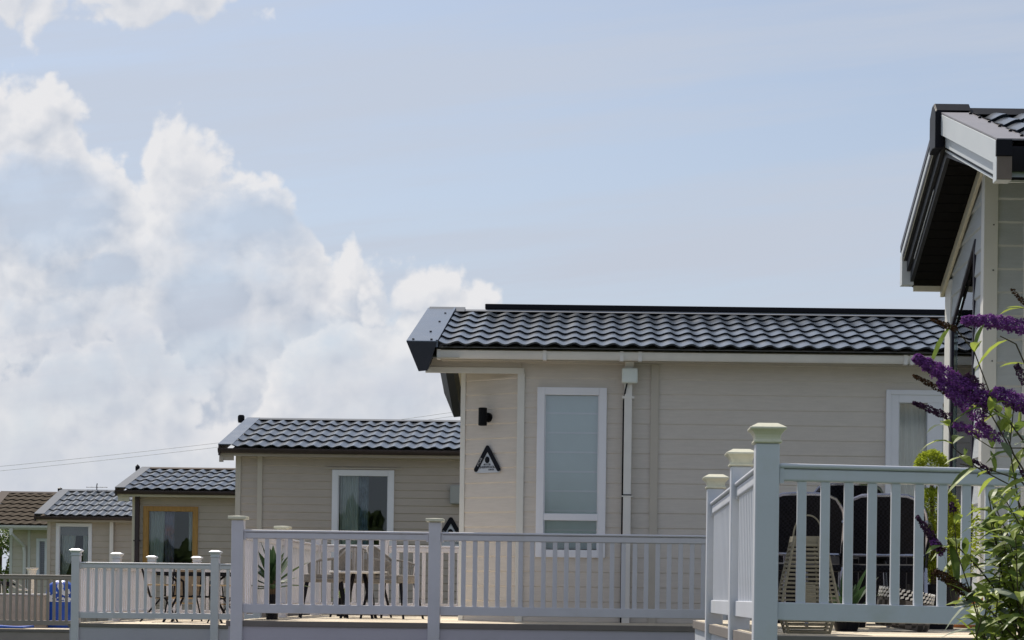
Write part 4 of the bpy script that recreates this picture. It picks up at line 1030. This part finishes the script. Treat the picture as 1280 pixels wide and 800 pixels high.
def sling_chair():
    root = empty('sling_chair', (0,0,0), 'x', 'chair', 'sling chairs on the deck below the oak framed window')
    m = MB(); N_ = 12; k0 = 0
    prof = [(.23,.44),(.1,.41),(-.08,.40),(-.2,.42),(-.27,.55),(-.31,.72),(-.34,.90)]
    for i, (y, z) in enumerate(prof):
        m.v += [(-.23,y,z),(.23,y,z),(.23,y+.0,z-.012),(-.23,y,z-.012)]
    for i in range(len(prof)-1):
        a = 4*i; m.f += [(a,a+1,a+5,a+4),(a+2,a+3,a+7,a+6),(a+1,a+2,a+6,a+5),(a+3,a,a+4,a+7)]
    m.build('sling', M['sling'], root, smooth=True)
    for sx in (-1, 1):
        m = MB(); m.tube([(sx*.25,.26,0),(sx*.25,.05,.40),(sx*.25,-.20,.43),(sx*.25,-.35,.93)], .014, 8); m.build('side_frame', M['black'], root)
        m = MB(); m.tube([(sx*.25,-.36,0),(sx*.25,-.02,.40),(sx*.25,.24,.45)], .014, 8); m.build('leg', M['black'], root)
        m = MB(); m.box(sx*.25-.03, sx*.25+.03, -.30, .22, .615, .64); m.build('armrest', M['wood_tan'], root, bevel=.008)
        m = MB(); m.tube([(sx*.25,.18,.43),(sx*.25,.20,.62)], .012, 6); m.build('arm_post', M['black'], root)
    m = MB(); m.box(-.25,.25,-.02,.02,.30,.325); m.build('stretcher', M['wood_tan'], root)
    return root
first = None
for u, Y, rz, lab in ((203, 32.6, R(-78), 'tan sling chair at the left end of the black table'), (285, 32.2, R(80), 'tan sling chair at the right end of the black table'), (228, 33.6, R(176), 'tan sling chair behind the black table')):
    if first is None: first = o = sling_chair()
    else: o = copy_tree(first)
    p = P(u, 740, Y); o.location = (p.x, Y, Z3); o.rotation_euler = (0,0,rz); o['label'] = lab

# ------------------------------------------------------------------ things on the far left deck
p = P(76, 770, 40.6); x, y = p.x, 40.6
root = empty('covered_heater', (x, y, Z4), 'tall blue tarpaulin cover with a white printed band behind taupe pickets', 'cover')
m = MB(); rings = []
for z, a, b in ((0,.30,.26),(.05,.31,.27),(.55,.295,.26),(.82,.28,.24),(.90,.25,.21),(.98,.14,.11),(1.005,.02,.02)):
    rings.append([(x + a*math.copysign(abs(math.cos(t))**.5, math.cos(t)), y + b*math.copysign(abs(math.sin(t))**.5, math.sin(t)) + .015*math.sin(5*t+z*9), Z4+z) for t in [2*math.pi*i/28 + .11 for i in range(28)]])
m.sweep(rings); m.build('cover', M['blue_cover'], root, smooth=True)
m = MB(); rnd = random.Random(3)                                                    # white printed patches, a thin raised print on the front
for i in range(40):
    u_ = rnd.uniform(-.23,.25); z_ = rnd.uniform(.58,.90) if u_ > -.05 else rnd.uniform(.58,.72); s_ = rnd.uniform(.018,.045)
    k = rnd.randint(5,7); a0 = rnd.uniform(0,6)
    yf = y - .272 + max(0, z_-.55)*.05
    m.prism([(x+u_+s_*rnd.uniform(.5,1)*math.cos(a0+2*math.pi*q/k), yf-.004, Z4+z_+1.3*s_*rnd.uniform(.5,1)*math.sin(a0+2*math.pi*q/k)) for q in range(k)], (0,.012,0))
m.box(x-.27, x+.27, y-.281, y-.272, Z4+.545, Z4+.565)
m.build('printed_band', M['white_print'], root)
m = MB(); a, b = P(-30, 782, 39.1).x, P(32, 782, 39.1).x
m.sweep([[(xx, 38.95, Z4+.012),(xx, 39.7, Z4+.012),(xx, 39.7, Z4+.05+.01*math.sin(xx*7)),(xx, 38.95, Z4+.05+.012*math.sin(xx*5))] for xx in [a+(b-a)*i/12 for i in range(13)]])
tag(m.build('mat', M['blue_cover']), 'flat blue mat on the pale deck at the far left', 'mat')
# folded lounger: pale tube frame with dark fittings
c = P(18, 735, 42.0); root = empty('garden_lounger', (c.x, 42.0, Z4), 'folded garden lounger with pale tube frame behind the taupe pickets', 'lounger')
def q3(u, v): return P(u, v, 42.0)
m = MB(); m.tube([q3(-8,727), q3(12,730), q3(24,737), q3(40,738), q3(41,743)], .018, 6); m.tube([q3(14,724), q3(22,729), q3(34,737)], .012, 6); m.tube([q3(41,743), q3(41,784)], .016, 6); m.tube([q3(2,727), q3(2,784)], .016, 6); m.build('frame', M['stoneware'], root, smooth=True)
m = MB(); a = q3(8,730); m.lathe([(0,-.05),(.08,-.05),(.095,-.02),(.095,.02),(.08,.05),(0,.05)], a, 16); m.tube([q3(-6,727), q3(4,729)], .03, 6); m.tube([q3(14,729), q3(19,731)], .022, 6); m.build('fitting', M['black'], root)
a, b = P(-45, 760, 40.2).x, P(57.5, 760, 40.2).x; zt = P(30, 742, 40.2).z
root = empty('storage_bench', ((a+b)/2, 40.2, Z4), 'long tan storage bench with a pale lid edge behind the taupe pickets', 'bench')
m = MB(); m.box(a, b, 40.2, 40.9, Z4 + .003, zt - .035)
for k in range(14): x = a + (b-a)*(k+.5)/14; m.box(x-.05, x+.05, 40.188, 40.199, Z4 + .05, zt - .05)
m.build('bench_body', M['tan_box'], root, bevel=.004)
m = MB(); m.box(a - .01, b + .015, 40.175, 40.92, zt - .034, zt); m.build('lid', M['stoneware'], root, bevel=.006)
# white bowl planter on its column
c = P(40, 722, 43.0); x, y = c.x, 43.0
root = empty('bowl_planter', (x, y, Z4), 'white bowl planter just above the taupe rail', 'planter')
zt = P(40, 709.5, 43.0).z
m = MB(); m.lathe([(0,zt-.27),(.06,zt-.27),(.075,zt-.20),(.105,zt-.05),(.135,zt-.03),(.135,zt),(.12,zt),(.10,zt-.03),(0,zt-.04)], (x,y,0), 24); m.build('bowl', M['stoneware'], root, smooth=True)
m = MB(); m.lathe([(.11,Z4),(.11,Z4+.05),(.06,Z4+.1),(.05,zt-.3),(.07,zt-.268)], (x,y,0), 18); m.build('column', M['stoneware'], root, smooth=True)

# ------------------------------------------------------------------ things on the raised deck
def lantern_basket():
    p = P(1008.5, 790, 10.75); x, y = p.x, 10.75; z = RZ + .002
    root = empty('slatted_basket', (x, y, z), 'tall tapering slatted wooden basket with a hoop handle behind the white balusters', 'basket')
    s = F / y
    def half(h):                                   # half width at height h
        return (.5*37 + (.5*70 - .5*37) * min(1, (.54 - h) / .38)) / s if h > .16 else (.5*50 + (.5*70 - .5*50) * (h / .16)) / s
    H = .54
    m = MB()
    for sx, sy in ((-1,-1),(1,-1),(1,1),(-1,1)):
        m.tube([(x+sx*half(h), y+sy*half(h), z+h) for h in (0,.08,.16,.25,.4,H)], .009, 6)
    for sy in (-1, 1):
        m.tube([(x+half(h)*.52, y+sy*(half(h)+.004), z+h) for h in (.16,.3,H)], .006, 4)
        m.sweep([[(x-half(h)*.30, y+sy*half(h)-.002, z+h),(x+half(h)*.22, y+sy*half(h)-.002, z+h),(x+half(h)*.22, y+sy*half(h)+.004, z+h),(x-half(h)*.30, y+sy*half(h)+.004, z+h)] for h in (.16,.22,.27)])
    m.build('corner_posts', M['wood_grey'], root)
    m = MB(); h = .004; i = 0
    while h < H - .02:
        b = half(h) ; t = .011 if h > .15 else .010; 
        for sy in (-1, 1):
            m.box(x-b, x+b, y+sy*b-.004, y+sy*b+.004, z+h, z+h+t); m.box(x+sy*b-.004, x+sy*b+.004, y-b+.004, y+b-.004, z+h, z+h+t)
        h += .0235 if h > .15 else .019
    b = half(H); 
    for sy in (-1, 1):
        m.box(x-b-.004, x+b+.004, y+sy*b-.007, y+sy*b+.007, z+H-.045, z+H); m.box(x+sy*b-.007, x+sy*b+.007, y-b+.007, y+b-.007, z+H-.045, z+H)
    m.build('slats', M['wood_grey'], root)
    m = MB(); b0 = half(0); m.box(x-b0-.004, x+b0+.004, y-b0-.004, y+b0+.004, z, z+.004); m.box(x-b0*.9, x+b0*.9, y-b0*.9, y+b0*.9, z+.005, z+.016); m.build('base', M['wood_grey'], root)
    m = MB(); m.tube([(x + half(H)*1.0*math.cos(a), y, z+H-.03 + .15*math.sin(a)**.8) for a in [math.pi*i/20 for i in range(21)]], .005, 6); m.build('hoop_handle', M['wood_grey'], root, smooth=True)
lantern_basket()

def wicker_chair():
    root = empty('wicker_chair', (0,0,0), 'x', 'chair', 'black wicker armchairs on the raised deck')
    w, zt = .27, .86
    def back(s, t):                               # s across -1..1, t up 0..1
        lim = w * (1 - max(0, t - .55)**2 * .55)
        x = s * lim
        z = .49 + (zt - .49) * t - .07 * abs(s)**6 * t**3
        return Vector((x, .22 + .10*t - .07*(s*s), z))
    m = MB(); a, b = 16, 12
    for j in range(b+1):
        for i in range(a+1): m.v.append(tuple(back(-1 + 2*i/a, j/b)))
    n0 = len(m.v)
    for j in range(b+1):
        for i in range(a+1):
            q = back(-1 + 2*i/a, j/b); m.v.append((q.x, q.y + .022, q.z))
    for j in range(b):
        for i in range(a):
            k = j*(a+1)+i; m.f.append((k,k+1,k+a+2,k+a+1)); k += n0; m.f.append((k+a+1,k+a+2,k+1,k))
    m.build('backrest', M['rattan_black'], root, smooth=True)
    edge = [back(-1, t) for t in (0,.2,.4,.6,.8,.93)] + [back(s, 1) for s in (-.85,-.6,-.3,0,.3,.6,.85)] + [back(1, t) for t in (.93,.8,.6,.4,.2,0)]
    m = MB(); m.tube([(p.x, p.y + .01, p.z + .006) for p in edge], .016, 8); m.tube([(w*s_, .22 - .07*s_*s_ + .012, .485) for s_ in (-1,-.6,-.2,.2,.6,1)], .014, 8); m.build('back_frame', M['metal_dark'], root, smooth=True)
    m = MB(); m.prism([(-w,-.27,.385),(w,-.27,.385),(w,.22,.37),(-w,.22,.37)], (0,0,.05)); m.build('seat', M['rattan_black'], root, bevel=.015)
    for sx in (-1, 1):
        m = MB(); m.tube([(sx*w,.24,.70),(sx*(w+.03),.12,.695),(sx*(w+.045),-.1,.67),(sx*(w+.045),-.24,.645),(sx*(w+.03),-.285,.60),(sx*(w+.015),-.275,.40),(sx*(w+.02),-.29,0)], .013, 8); m.build('arm', M['metal_dark'], root, smooth=True)
        m = MB(); m.sweep([[(sx*(w+.008),y,.41),(sx*(w+.014),y,.41),(sx*(w+.03),y,z),(sx*(w+.024),y,z)] for y, z in ((-.25,.64),(0,.67),(.2,.68))]); m.build('side_panel', M['rattan_black'], root)
        m = MB(); m.tube([(sx*w,.20,.40),(sx*(w+.01),.27,0)], .013, 8); m.build('leg', M['metal_dark'], root)
    return root
first = None
for u, Y, rz, lab in ((993, 12.7, R(186), 'black wicker chair behind the slatted basket'), (1046, 13.7, R(190), 'black wicker chair with the highest arched back, between the two others'), (1104, 12.75, R(172), 'broad backed black wicker chair beside the clipped topiary')):
    if first is None: first = o = wicker_chair()
    else: o = copy_tree(first)
    p = P(u, 700, Y); o.location = (p.x, Y, RZ + .002); o.rotation_euler = (0,0,rz); o['label'] = lab
    if Y > 13: o.scale = (1.06, 1.0, 1.15)
# black sofa behind
xa_, xb_ = P(968, 640, 15.1).x, P(1130, 640, 15.1).x; zt = P(1040, 623.5, 14.95).z; y = 14.95
root = empty('garden_sofa', ((xa_+xb_)/2, y, RZ), 'long black wicker sofa with a straight high back behind the chairs', 'sofa')
m = MB(); m.box(xa_, xb_, y, y + .10, RZ + .08, zt); m.build('backrest', M['rattan_black'], root, bevel=.012)
m = MB(); m.box(xa_ + .08, xb_ - .08, y + .101, y + .75, RZ + .08, RZ + .42); m.build('seat', M['rattan_black'], root, bevel=.012)
for xx in (xa_, xb_ - .078):
    m = MB(); m.box(xx, xx + .078, y + .101, y + .75, RZ + .08, RZ + .66); m.build('arm', M['rattan_black'], root, bevel=.012)
for xx in (xa_ + .04, xb_ - .04):
    for yy_ in (y + .06, y + .70):
        m = MB(); m.box(xx - .02, xx + .02, yy_ - .02, yy_ + .02, RZ + .002, RZ + .079); m.build('foot', M['black'], root)
# low black table right of the chairs
x0_, x1_ = P(1070, 680, 13.4).x, P(1158, 680, 13.4).x; y0_ = 13.3; zt = P(1140, 663, 13.35).z
root = empty('side_table', ((x0_+x1_)/2, y0_ + .3, RZ), 'dark square edged table beside the clipped topiary', 'table')
m = MB(); m.box(x0_, x1_, y0_, y0_ + .6, zt - .05, zt); m.build('tabletop', M['black'], root, bevel=.004)
m = MB(); m.box(x0_ + .03, x1_ - .03, y0_ + .03, y0_ + .57, zt - .16, zt - .051); m.build('apron', M['rattan_black'], root)
for xx in (x0_ + .035, x1_ - .035):
    for yy_ in (y0_ + .035, y0_ + .565):
        m = MB(); m.box(xx - .025, xx + .025, yy_ - .025, yy_ + .025, RZ + .002, zt - .161); m.build('leg', M['black'], root)
# woven drum pouffe lying tilted, pale zigzag band
p = P(1128, 760, 11.7); x, y, z = p.x, 11.75, RZ + .003
root = empty('woven_drum', (x, y, z), 'grey woven drum stool with a pale zigzag band on the deck', 'stool')
r, h, n = .17, .235, 36
tilt = Matrix.Rotation(R(9), 4, 'Y')
def tp(q): return Vector((x, y, z)) + (tilt @ Vector(q)) + Vector((0,0,.017))
m = MB(); rings = []
for rr, zz in ((.155,0),(.168,.02),(r,.1),(r,.17)): rings.append([tp((rr*math.cos(2*math.pi*i/n), rr*math.sin(2*math.pi*i/n), zz)) for i in range(n)])
m.sweep(rings); m.build('body', M['rattan_grey'], root, smooth=True)
m = MB()
for i in range(n):
    for k in range(3):
        a0, a1 = 2*math.pi*(i + .5*(k%2))/n, 2*math.pi*(i + .5*(k%2) + .62)/n; z0_ = .172 + k*.021
        m.prism([tp((r*1.01*math.cos(a0), r*1.01*math.sin(a0), z0_)), tp((r*1.01*math.cos(a1), r*1.01*math.sin(a1), z0_+.008)), tp((r*1.01*math.cos(a1), r*1.01*math.sin(a1), z0_+.022)), tp((r*1.01*math.cos(a0), r*1.01*math.sin(a0), z0_+.014))], tilt @ Vector((-math.cos(a0)*.008, -math.sin(a0)*.008, 0)))
m.build('zigzag_band', M['rattan_pale'], root)
m = MB(); m.sweep([[tp((rr*math.cos(2*math.pi*i/n), rr*math.sin(2*math.pi*i/n), zz)) for i in range(n)] for rr, zz in ((r*.97,.171),(r*.97,.232),(r*.9,h))]); m.build('lid', M['rattan_black'], root, smooth=True)
# agave, terracotta pots, topiary, low bush
p = P(1061, 760, 11.6); potted_blades('agave', 'dark green agave with curving blades beside the slatted basket', (p.x, 11.7, RZ + .002), .09, .10, 22, .36, .06, M['yucca'], seed=12, spread=1.0)
def topiary():
    y = 13.0; s = F / y
    p = P(1164, 600, y); x = p.x; z = RZ + .002
    root = empty('topiary', (x, y, z), 'lime green clipped topiary of stacked balls by the grey lodge', 'topiary')
    m = MB(); m.lathe([(0,0),(.13,0),(.17,.26),(.18,.26),(.18,.30),(.16,.30),(.15,.26),(0,.26)], (x+.03,y,z), 24); m.build('pot', M['black'], root, smooth=True)
    m = MB(); m.tube([(x+.03,y,z+.24),(x+.02,y,z+.5),(x,y,P(1164,583,y).z)], [.022,.018,.012], 8); m.build('trunk', M['bark'], root)
    for u, v, r, n, sd in ((1164, 583, 20, 2600, 1), (1170, 636, 27, 4200, 2), (1163, 690, 21, 2600, 3), (1183, 668, 22, 2600, 4), (1180, 716, 19, 2000, 5)):
        c = P(u, v, y); m = MB(); plant_foliage(m, int(n*1.7), (c.x, y + (.05 if u > 1170 else 0), c.z), [r/s]*3, .018, sd, .62); m.build('foliage_ball', M['leaf_lime'], root)
topiary()
p = P(1206, 690, 13.9); root = empty('shrub', (p.x, 13.9, RZ), 'small bright bush behind the balusters beneath the gable window', 'shrub')
m = MB(); m.lathe([(0,0),(.11,0),(.14,.22),(.13,.22),(.12,.2),(0,.2)], (p.x,13.9,RZ+.002), 20); m.build('pot', M['terracotta'], root, smooth=True)
m = MB(); plant_foliage(m, 700, (p.x, 13.9, P(1206,672,13.9).z), (.13,.13,.26), .035, 21, .3); m.build('foliage', M['leaf_lime'], root)
m = MB(); m.tube([(p.x,13.9,RZ+.2),(p.x,13.9,P(1206,672,13.9).z)], .012, 6); m.build('stem', M['bark'], root)

# ------------------------------------------------------------------ trees
def tree(name, label, x, y, h, crown, n, size, seed, lm, trunk_r=.12, clumps=9, zc=.62):
    root = empty(name, (x, y, 0), label, 'tree'); rnd = random.Random(seed)
    m = MB(); m.tube([(x,y,0),(x+.05,y,h*.3),(x-.05,y,h*.6),(x,y,h*.9)], [trunk_r,trunk_r*.8,trunk_r*.5,.02], 8)
    cs = []
    for k in range(clumps):
        a = rnd.uniform(0, 6.28); e = rnd.uniform(-.9, 1); q = math.sqrt(max(0,1-e*e)) * .75
        cs.append(Vector((x + crown*q*math.cos(a), y + crown*q*math.sin(a), h*zc + e*h*.34)))
    for c_ in cs: m.tube([(x, y, h*.3), ((x+c_.x)/2, (y+c_.y)/2, (h*.35+c_.z)/2), c_], [trunk_r*.4, trunk_r*.25, .01], 6)
    m.build('trunk', M['bark'], root)
    m = MB()
    for i, c_ in enumerate(cs): plant_foliage(m, n // clumps, c_, (crown*rnd.uniform(.35,.6),)*2 + (h*rnd.uniform(.13,.22),), size, seed*31+i, .25)
    m.build('crown', lm, root)
    return root
p = P(4, 720, 66); tree('tree', 'bushy green tree beyond the pale lodge at the left edge', p.x - .1, 66, P(4,660,66).z + .05, 1.0, 5200, .11, 5, M['leaf'], clumps=14)

# hedge and trees behind the camera: the windows mirror them
from mathutils import noise as mnoise
m = MB(); rnd = random.Random(11)
for k in range(44):
    cx = -36 + k*1.65 + rnd.uniform(-.6,.6); cy = -30 + rnd.uniform(-2,2); hh = rnd.uniform(3.4, 4.9) if -5 < cx < 4 else rnd.uniform(2.4, 5.4); rr = rnd.uniform(1.3, 2.1)
    n0 = len(m.v); A, B = 64, 40
    for j in range(B + 1):
        for i in range(A):
            th, ph = 2*math.pi*i/A, math.pi*(j/B - .5)
            d = Vector((math.cos(th)*math.cos(ph), math.sin(th)*math.cos(ph), math.sin(ph)))
            f = 1 + .28*mnoise.noise(d*2.3 + Vector((k*7,0,0))) + .20*mnoise.noise(d*6 + Vector((k*3,5,0))) + .13*mnoise.noise(d*17 + Vector((k,9,2)))
            m.v.append((cx + d.x*rr*f, cy + d.y*rr*f, hh*.5 + d.z*hh*.5*f))
    for j in range(B):
        for i in range(A):
            q = n0 + j*A; m.f.append((q+i, q+(i+1)%A, q+A+(i+1)%A, q+A+i))
tag(m.build('hedge', M['leaf_dark']), 'dark hedge mirrored in the window panes', 'hedge', kind='stuff')

# ------------------------------------------------------------------ buddleia in the foreground
BR = random.Random(23)
root = empty('buddleia', (P(1300, 900, 7.4).x, 7.4, 0), 'purple flowering buddleia bush leaning over the right end of the deck rail', 'bush')
stems = MB(); leaves = MB(); leaves2 = MB(); leaves3 = MB()
def bpt(u, v, Y=7.4): return P(u, v, Y)
def panicle(a, b, r0, n, m_, r_end=.35, bend=0.0, size=.0085):
    A, B = Vector(a), Vector(b); ax = (B - A); Ln = ax.length; ax.normalize()
    s = ax.cross(Vector((0,1,0))).normalized(); t = s.cross(ax)
    m = MB()
    for i in range(n):
        q = BR.random() ** .9
        lump = 1 + .16*math.sin(q*Ln*150 + 1.0) + .10*BR.gauss(0,1)
        r = r0 * (r_end + (1-r_end)*min(1, 3.2*(1-q))**.8 * (1 - .45*q)) * lump * (.45 + .55*BR.random()**.5)
        th = BR.uniform(0, 6.283); c = A + ax*(Ln*q) + (s*math.cos(th) + t*math.sin(th))*r - Vector((0,0,1))*(bend*4*q*(1-q))
        out = (s*math.cos(th) + t*math.sin(th) + ax*.35 + Vector((BR.uniform(-.5,.5),BR.uniform(-.5,.5),BR.uniform(-.5,.5)))).normalized()
        e1 = out.cross(Vector((.3,.5,.8))).normalized(); e2 = out.cross(e1); z_ = size*BR.uniform(.6,1.25)
        m.poly([c+e1*z_*.5, c+e2*z_*.35+out*z_*.3, c-e1*z_*.5+out*z_*.1, c-e2*z_*.4])
        m.poly([c+e1*z_*.35-out*z_*.6, c+e2*z_*.2+out*z_*.2, c-e1*z_*.3-out*z_*.2])
    return m.build('flower_panicle', m_, root)
def stem(pts, r=.004, leafy=1.0, Y=7.4, ls=1.0, dark=False):
    pts = [bpt(*p) if len(p) == 3 else bpt(p[0], p[1], Y) for p in pts]
    stems.tube(pts, [r*(1.25 - .6*i/(len(pts)-1)) for i in range(len(pts))], 6)
    L_ = sum((pts[i+1]-pts[i]).length for i in range(len(pts)-1)); n = int(L_ / .05 * leafy)
    for k in range(n):
        f = (k + .5) / n * (len(pts)-1); i = int(f); c = pts[i].lerp(pts[i+1], f - i); d = (pts[i+1]-pts[i]).normalized()
        for sg in (-1, 1):
            if BR.random() < .12: continue
            a = BR.uniform(0, 6.28)
            side = (d.cross(Vector((math.cos(a), math.sin(a), .3)))).normalized() * sg
            dd = (side*.85 + d*.55 + Vector((0,0,BR.uniform(-.05,.25)))).normalized()
            q = BR.random(); mb = leaves if q < .34 else (leaves2 if q < .86 else leaves3)
            mb.leaf(c, dd, BR.uniform(.08,.165)*ls, BR.uniform(.028,.048)*ls, BR.uniform(.15,.75), BR.uniform(.1,.5), 4, up=(BR.uniform(-.4,.4),BR.uniform(-.5,.2),1))
# flowering stems
stem([(1330,640,7.5),(1290,565,7.45),(1262,528,7.4),(1233,503,7.4)], .0042, .8)
stem([(1330,560,7.6),(1292,480,7.6),(1270,430,7.6),(1250,420,7.6)], .0035, .3)
stem([(1300,620,7.3),(1262,560,7.3),(1240,520,7.3),(1222,505,7.3)], .003, .6)
stem([(1280,600,7.5),(1248,520,7.5),(1218,440,7.5),(1192,407,7.5),(1183,408,7.5)], .0026, .25)
stem([(1320,820,7.2),(1262,760,7.2),(1225,712,7.2),(1190,676,7.2),(1176,690,7.2)], .0034, 1.0)
stem([(1320,850,7.1),(1262,790,7.1),(1235,760,7.1),(1207,741,7.1)], .0034, 1.0)
stem([(1310,700,7.5),(1262,606,7.5),(1222,585,7.5),(1192,560,7.5),(1183,522,7.5)], .0026, .5)
stem([(1300,560,7.5),(1240,560,7.5),(1216,545,7.5)], .0022, .6)
stem([(1310,640,7.4),(1275,600,7.4),(1240,588,7.4),(1200,580,7.4)], .0028, .6)
stem([(1300,690,7.3),(1275,640,7.3),(1262,560,7.3),(1268,500,7.3)], .003, .8)
stem([(1320,470,7.6),(1290,400,7.6),(1277,372,7.6)], .0022, .4)
stem([(1230,800,7.1),(1213,740,7.1),(1196,690,7.1),(1192,640,7.1)], .0025, .6)
# panicles
M_P, M_D, M_S = M['purple'], M['purple_dark'], M['seed']
panicle(bpt(1240,508), bpt(1142,446), .037, 3300, M_P, .42, -.008)
panicle(bpt(1230,528,7.38), bpt(1172,476,7.38), .026, 1300, M_P, .5)
panicle(bpt(1290,412,7.6), bpt(1202,401,7.6), .031, 2400, M_P, .5, -.012)
panicle(bpt(1300,515,7.3), bpt(1241,488,7.3), .036, 1700, M_P, .55)
panicle(bpt(1254,548,7.35), bpt(1191,531,7.35), .022, 700, M_P, .6)
panicle(bpt(1236,540,7.45), bpt(1222,527,7.45), .020, 330, M_P, .7)
panicle(bpt(1240,510,7.42), bpt(1205,470,7.42), .038, 1200, M_D, .6)
panicle(bpt(1179,692,7.2), bpt(1146,645,7.2), .016, 600, M_D, .4)
panicle(bpt(1180,692,7.19), bpt(1164,675,7.19), .018, 260, M_P, .7)
panicle(bpt(1188,522,7.5), bpt(1141,503,7.5), .015, 520, M_D, .4)
panicle(bpt(1196,497,7.5), bpt(1141,469,7.5), .013, 420, M_S, .4)
panicle(bpt(1196,412,7.5), bpt(1164,399,7.5), .012, 320, M_S, .4)
panicle(bpt(1214,745,7.1), bpt(1168,713,7.1), .021, 800, M_S, .6)
panicle(bpt(1282,480,7.6), bpt(1270,455,7.6), .018, 300, M_D, .5)
panicle(bpt(1286,385,7.6), bpt(1264,361,7.6), .010, 160, M_S, .5)
panicle(bpt(1192,640,7.1), bpt(1189,628,7.1), .014, 140, M_D, .6)
panicle(bpt(1240,590,7.4), bpt(1216,575,7.4), .010, 160, M_D, .5)
panicle(bpt(1300,610,7.4), bpt(1276,588,7.4), .014, 240, M_D, .5)
# leafy body, lower right
for k in range(42):
    u0 = BR.uniform(1225, 1400); v0 = BR.uniform(840, 900); Y = BR.uniform(6.9, 7.9)
    t = BR.random(); u1 = 1196 + (u0 - 1225)*.55 + BR.uniform(-12, 40); v1 = BR.uniform(610, 740) if u1 > 1235 else BR.uniform(700, 780)
    um = (u0 + u1)/2 + BR.uniform(-12, 18)
    stem([(u0, v0, Y), (um + 8, (v0*.6+v1*.4), Y), (um - 6, (v0*.35+v1*.65), Y - .03), (u1, v1, Y - .05)], .0034, 1.25)
stems.build('stems', M['stem'], root, smooth=True)
leaves.build('leaves', M['leaf'], root); leaves2.build('leaves', M['leaf_light'], root); leaves3.build('leaves', M['leaf_under'], root)
# the bush goes on down to the soil
m = MB()
for k in range(7): a = BR.uniform(-.28,.35); m.tube([(2.0 + a*.4, 7.4 + BR.uniform(-.2,.2), 0), (1.95 + a, 7.4 + BR.uniform(-.3,.3), .95)], [.016,.009], 6)
m.build('woody_base', M['bark'], root)
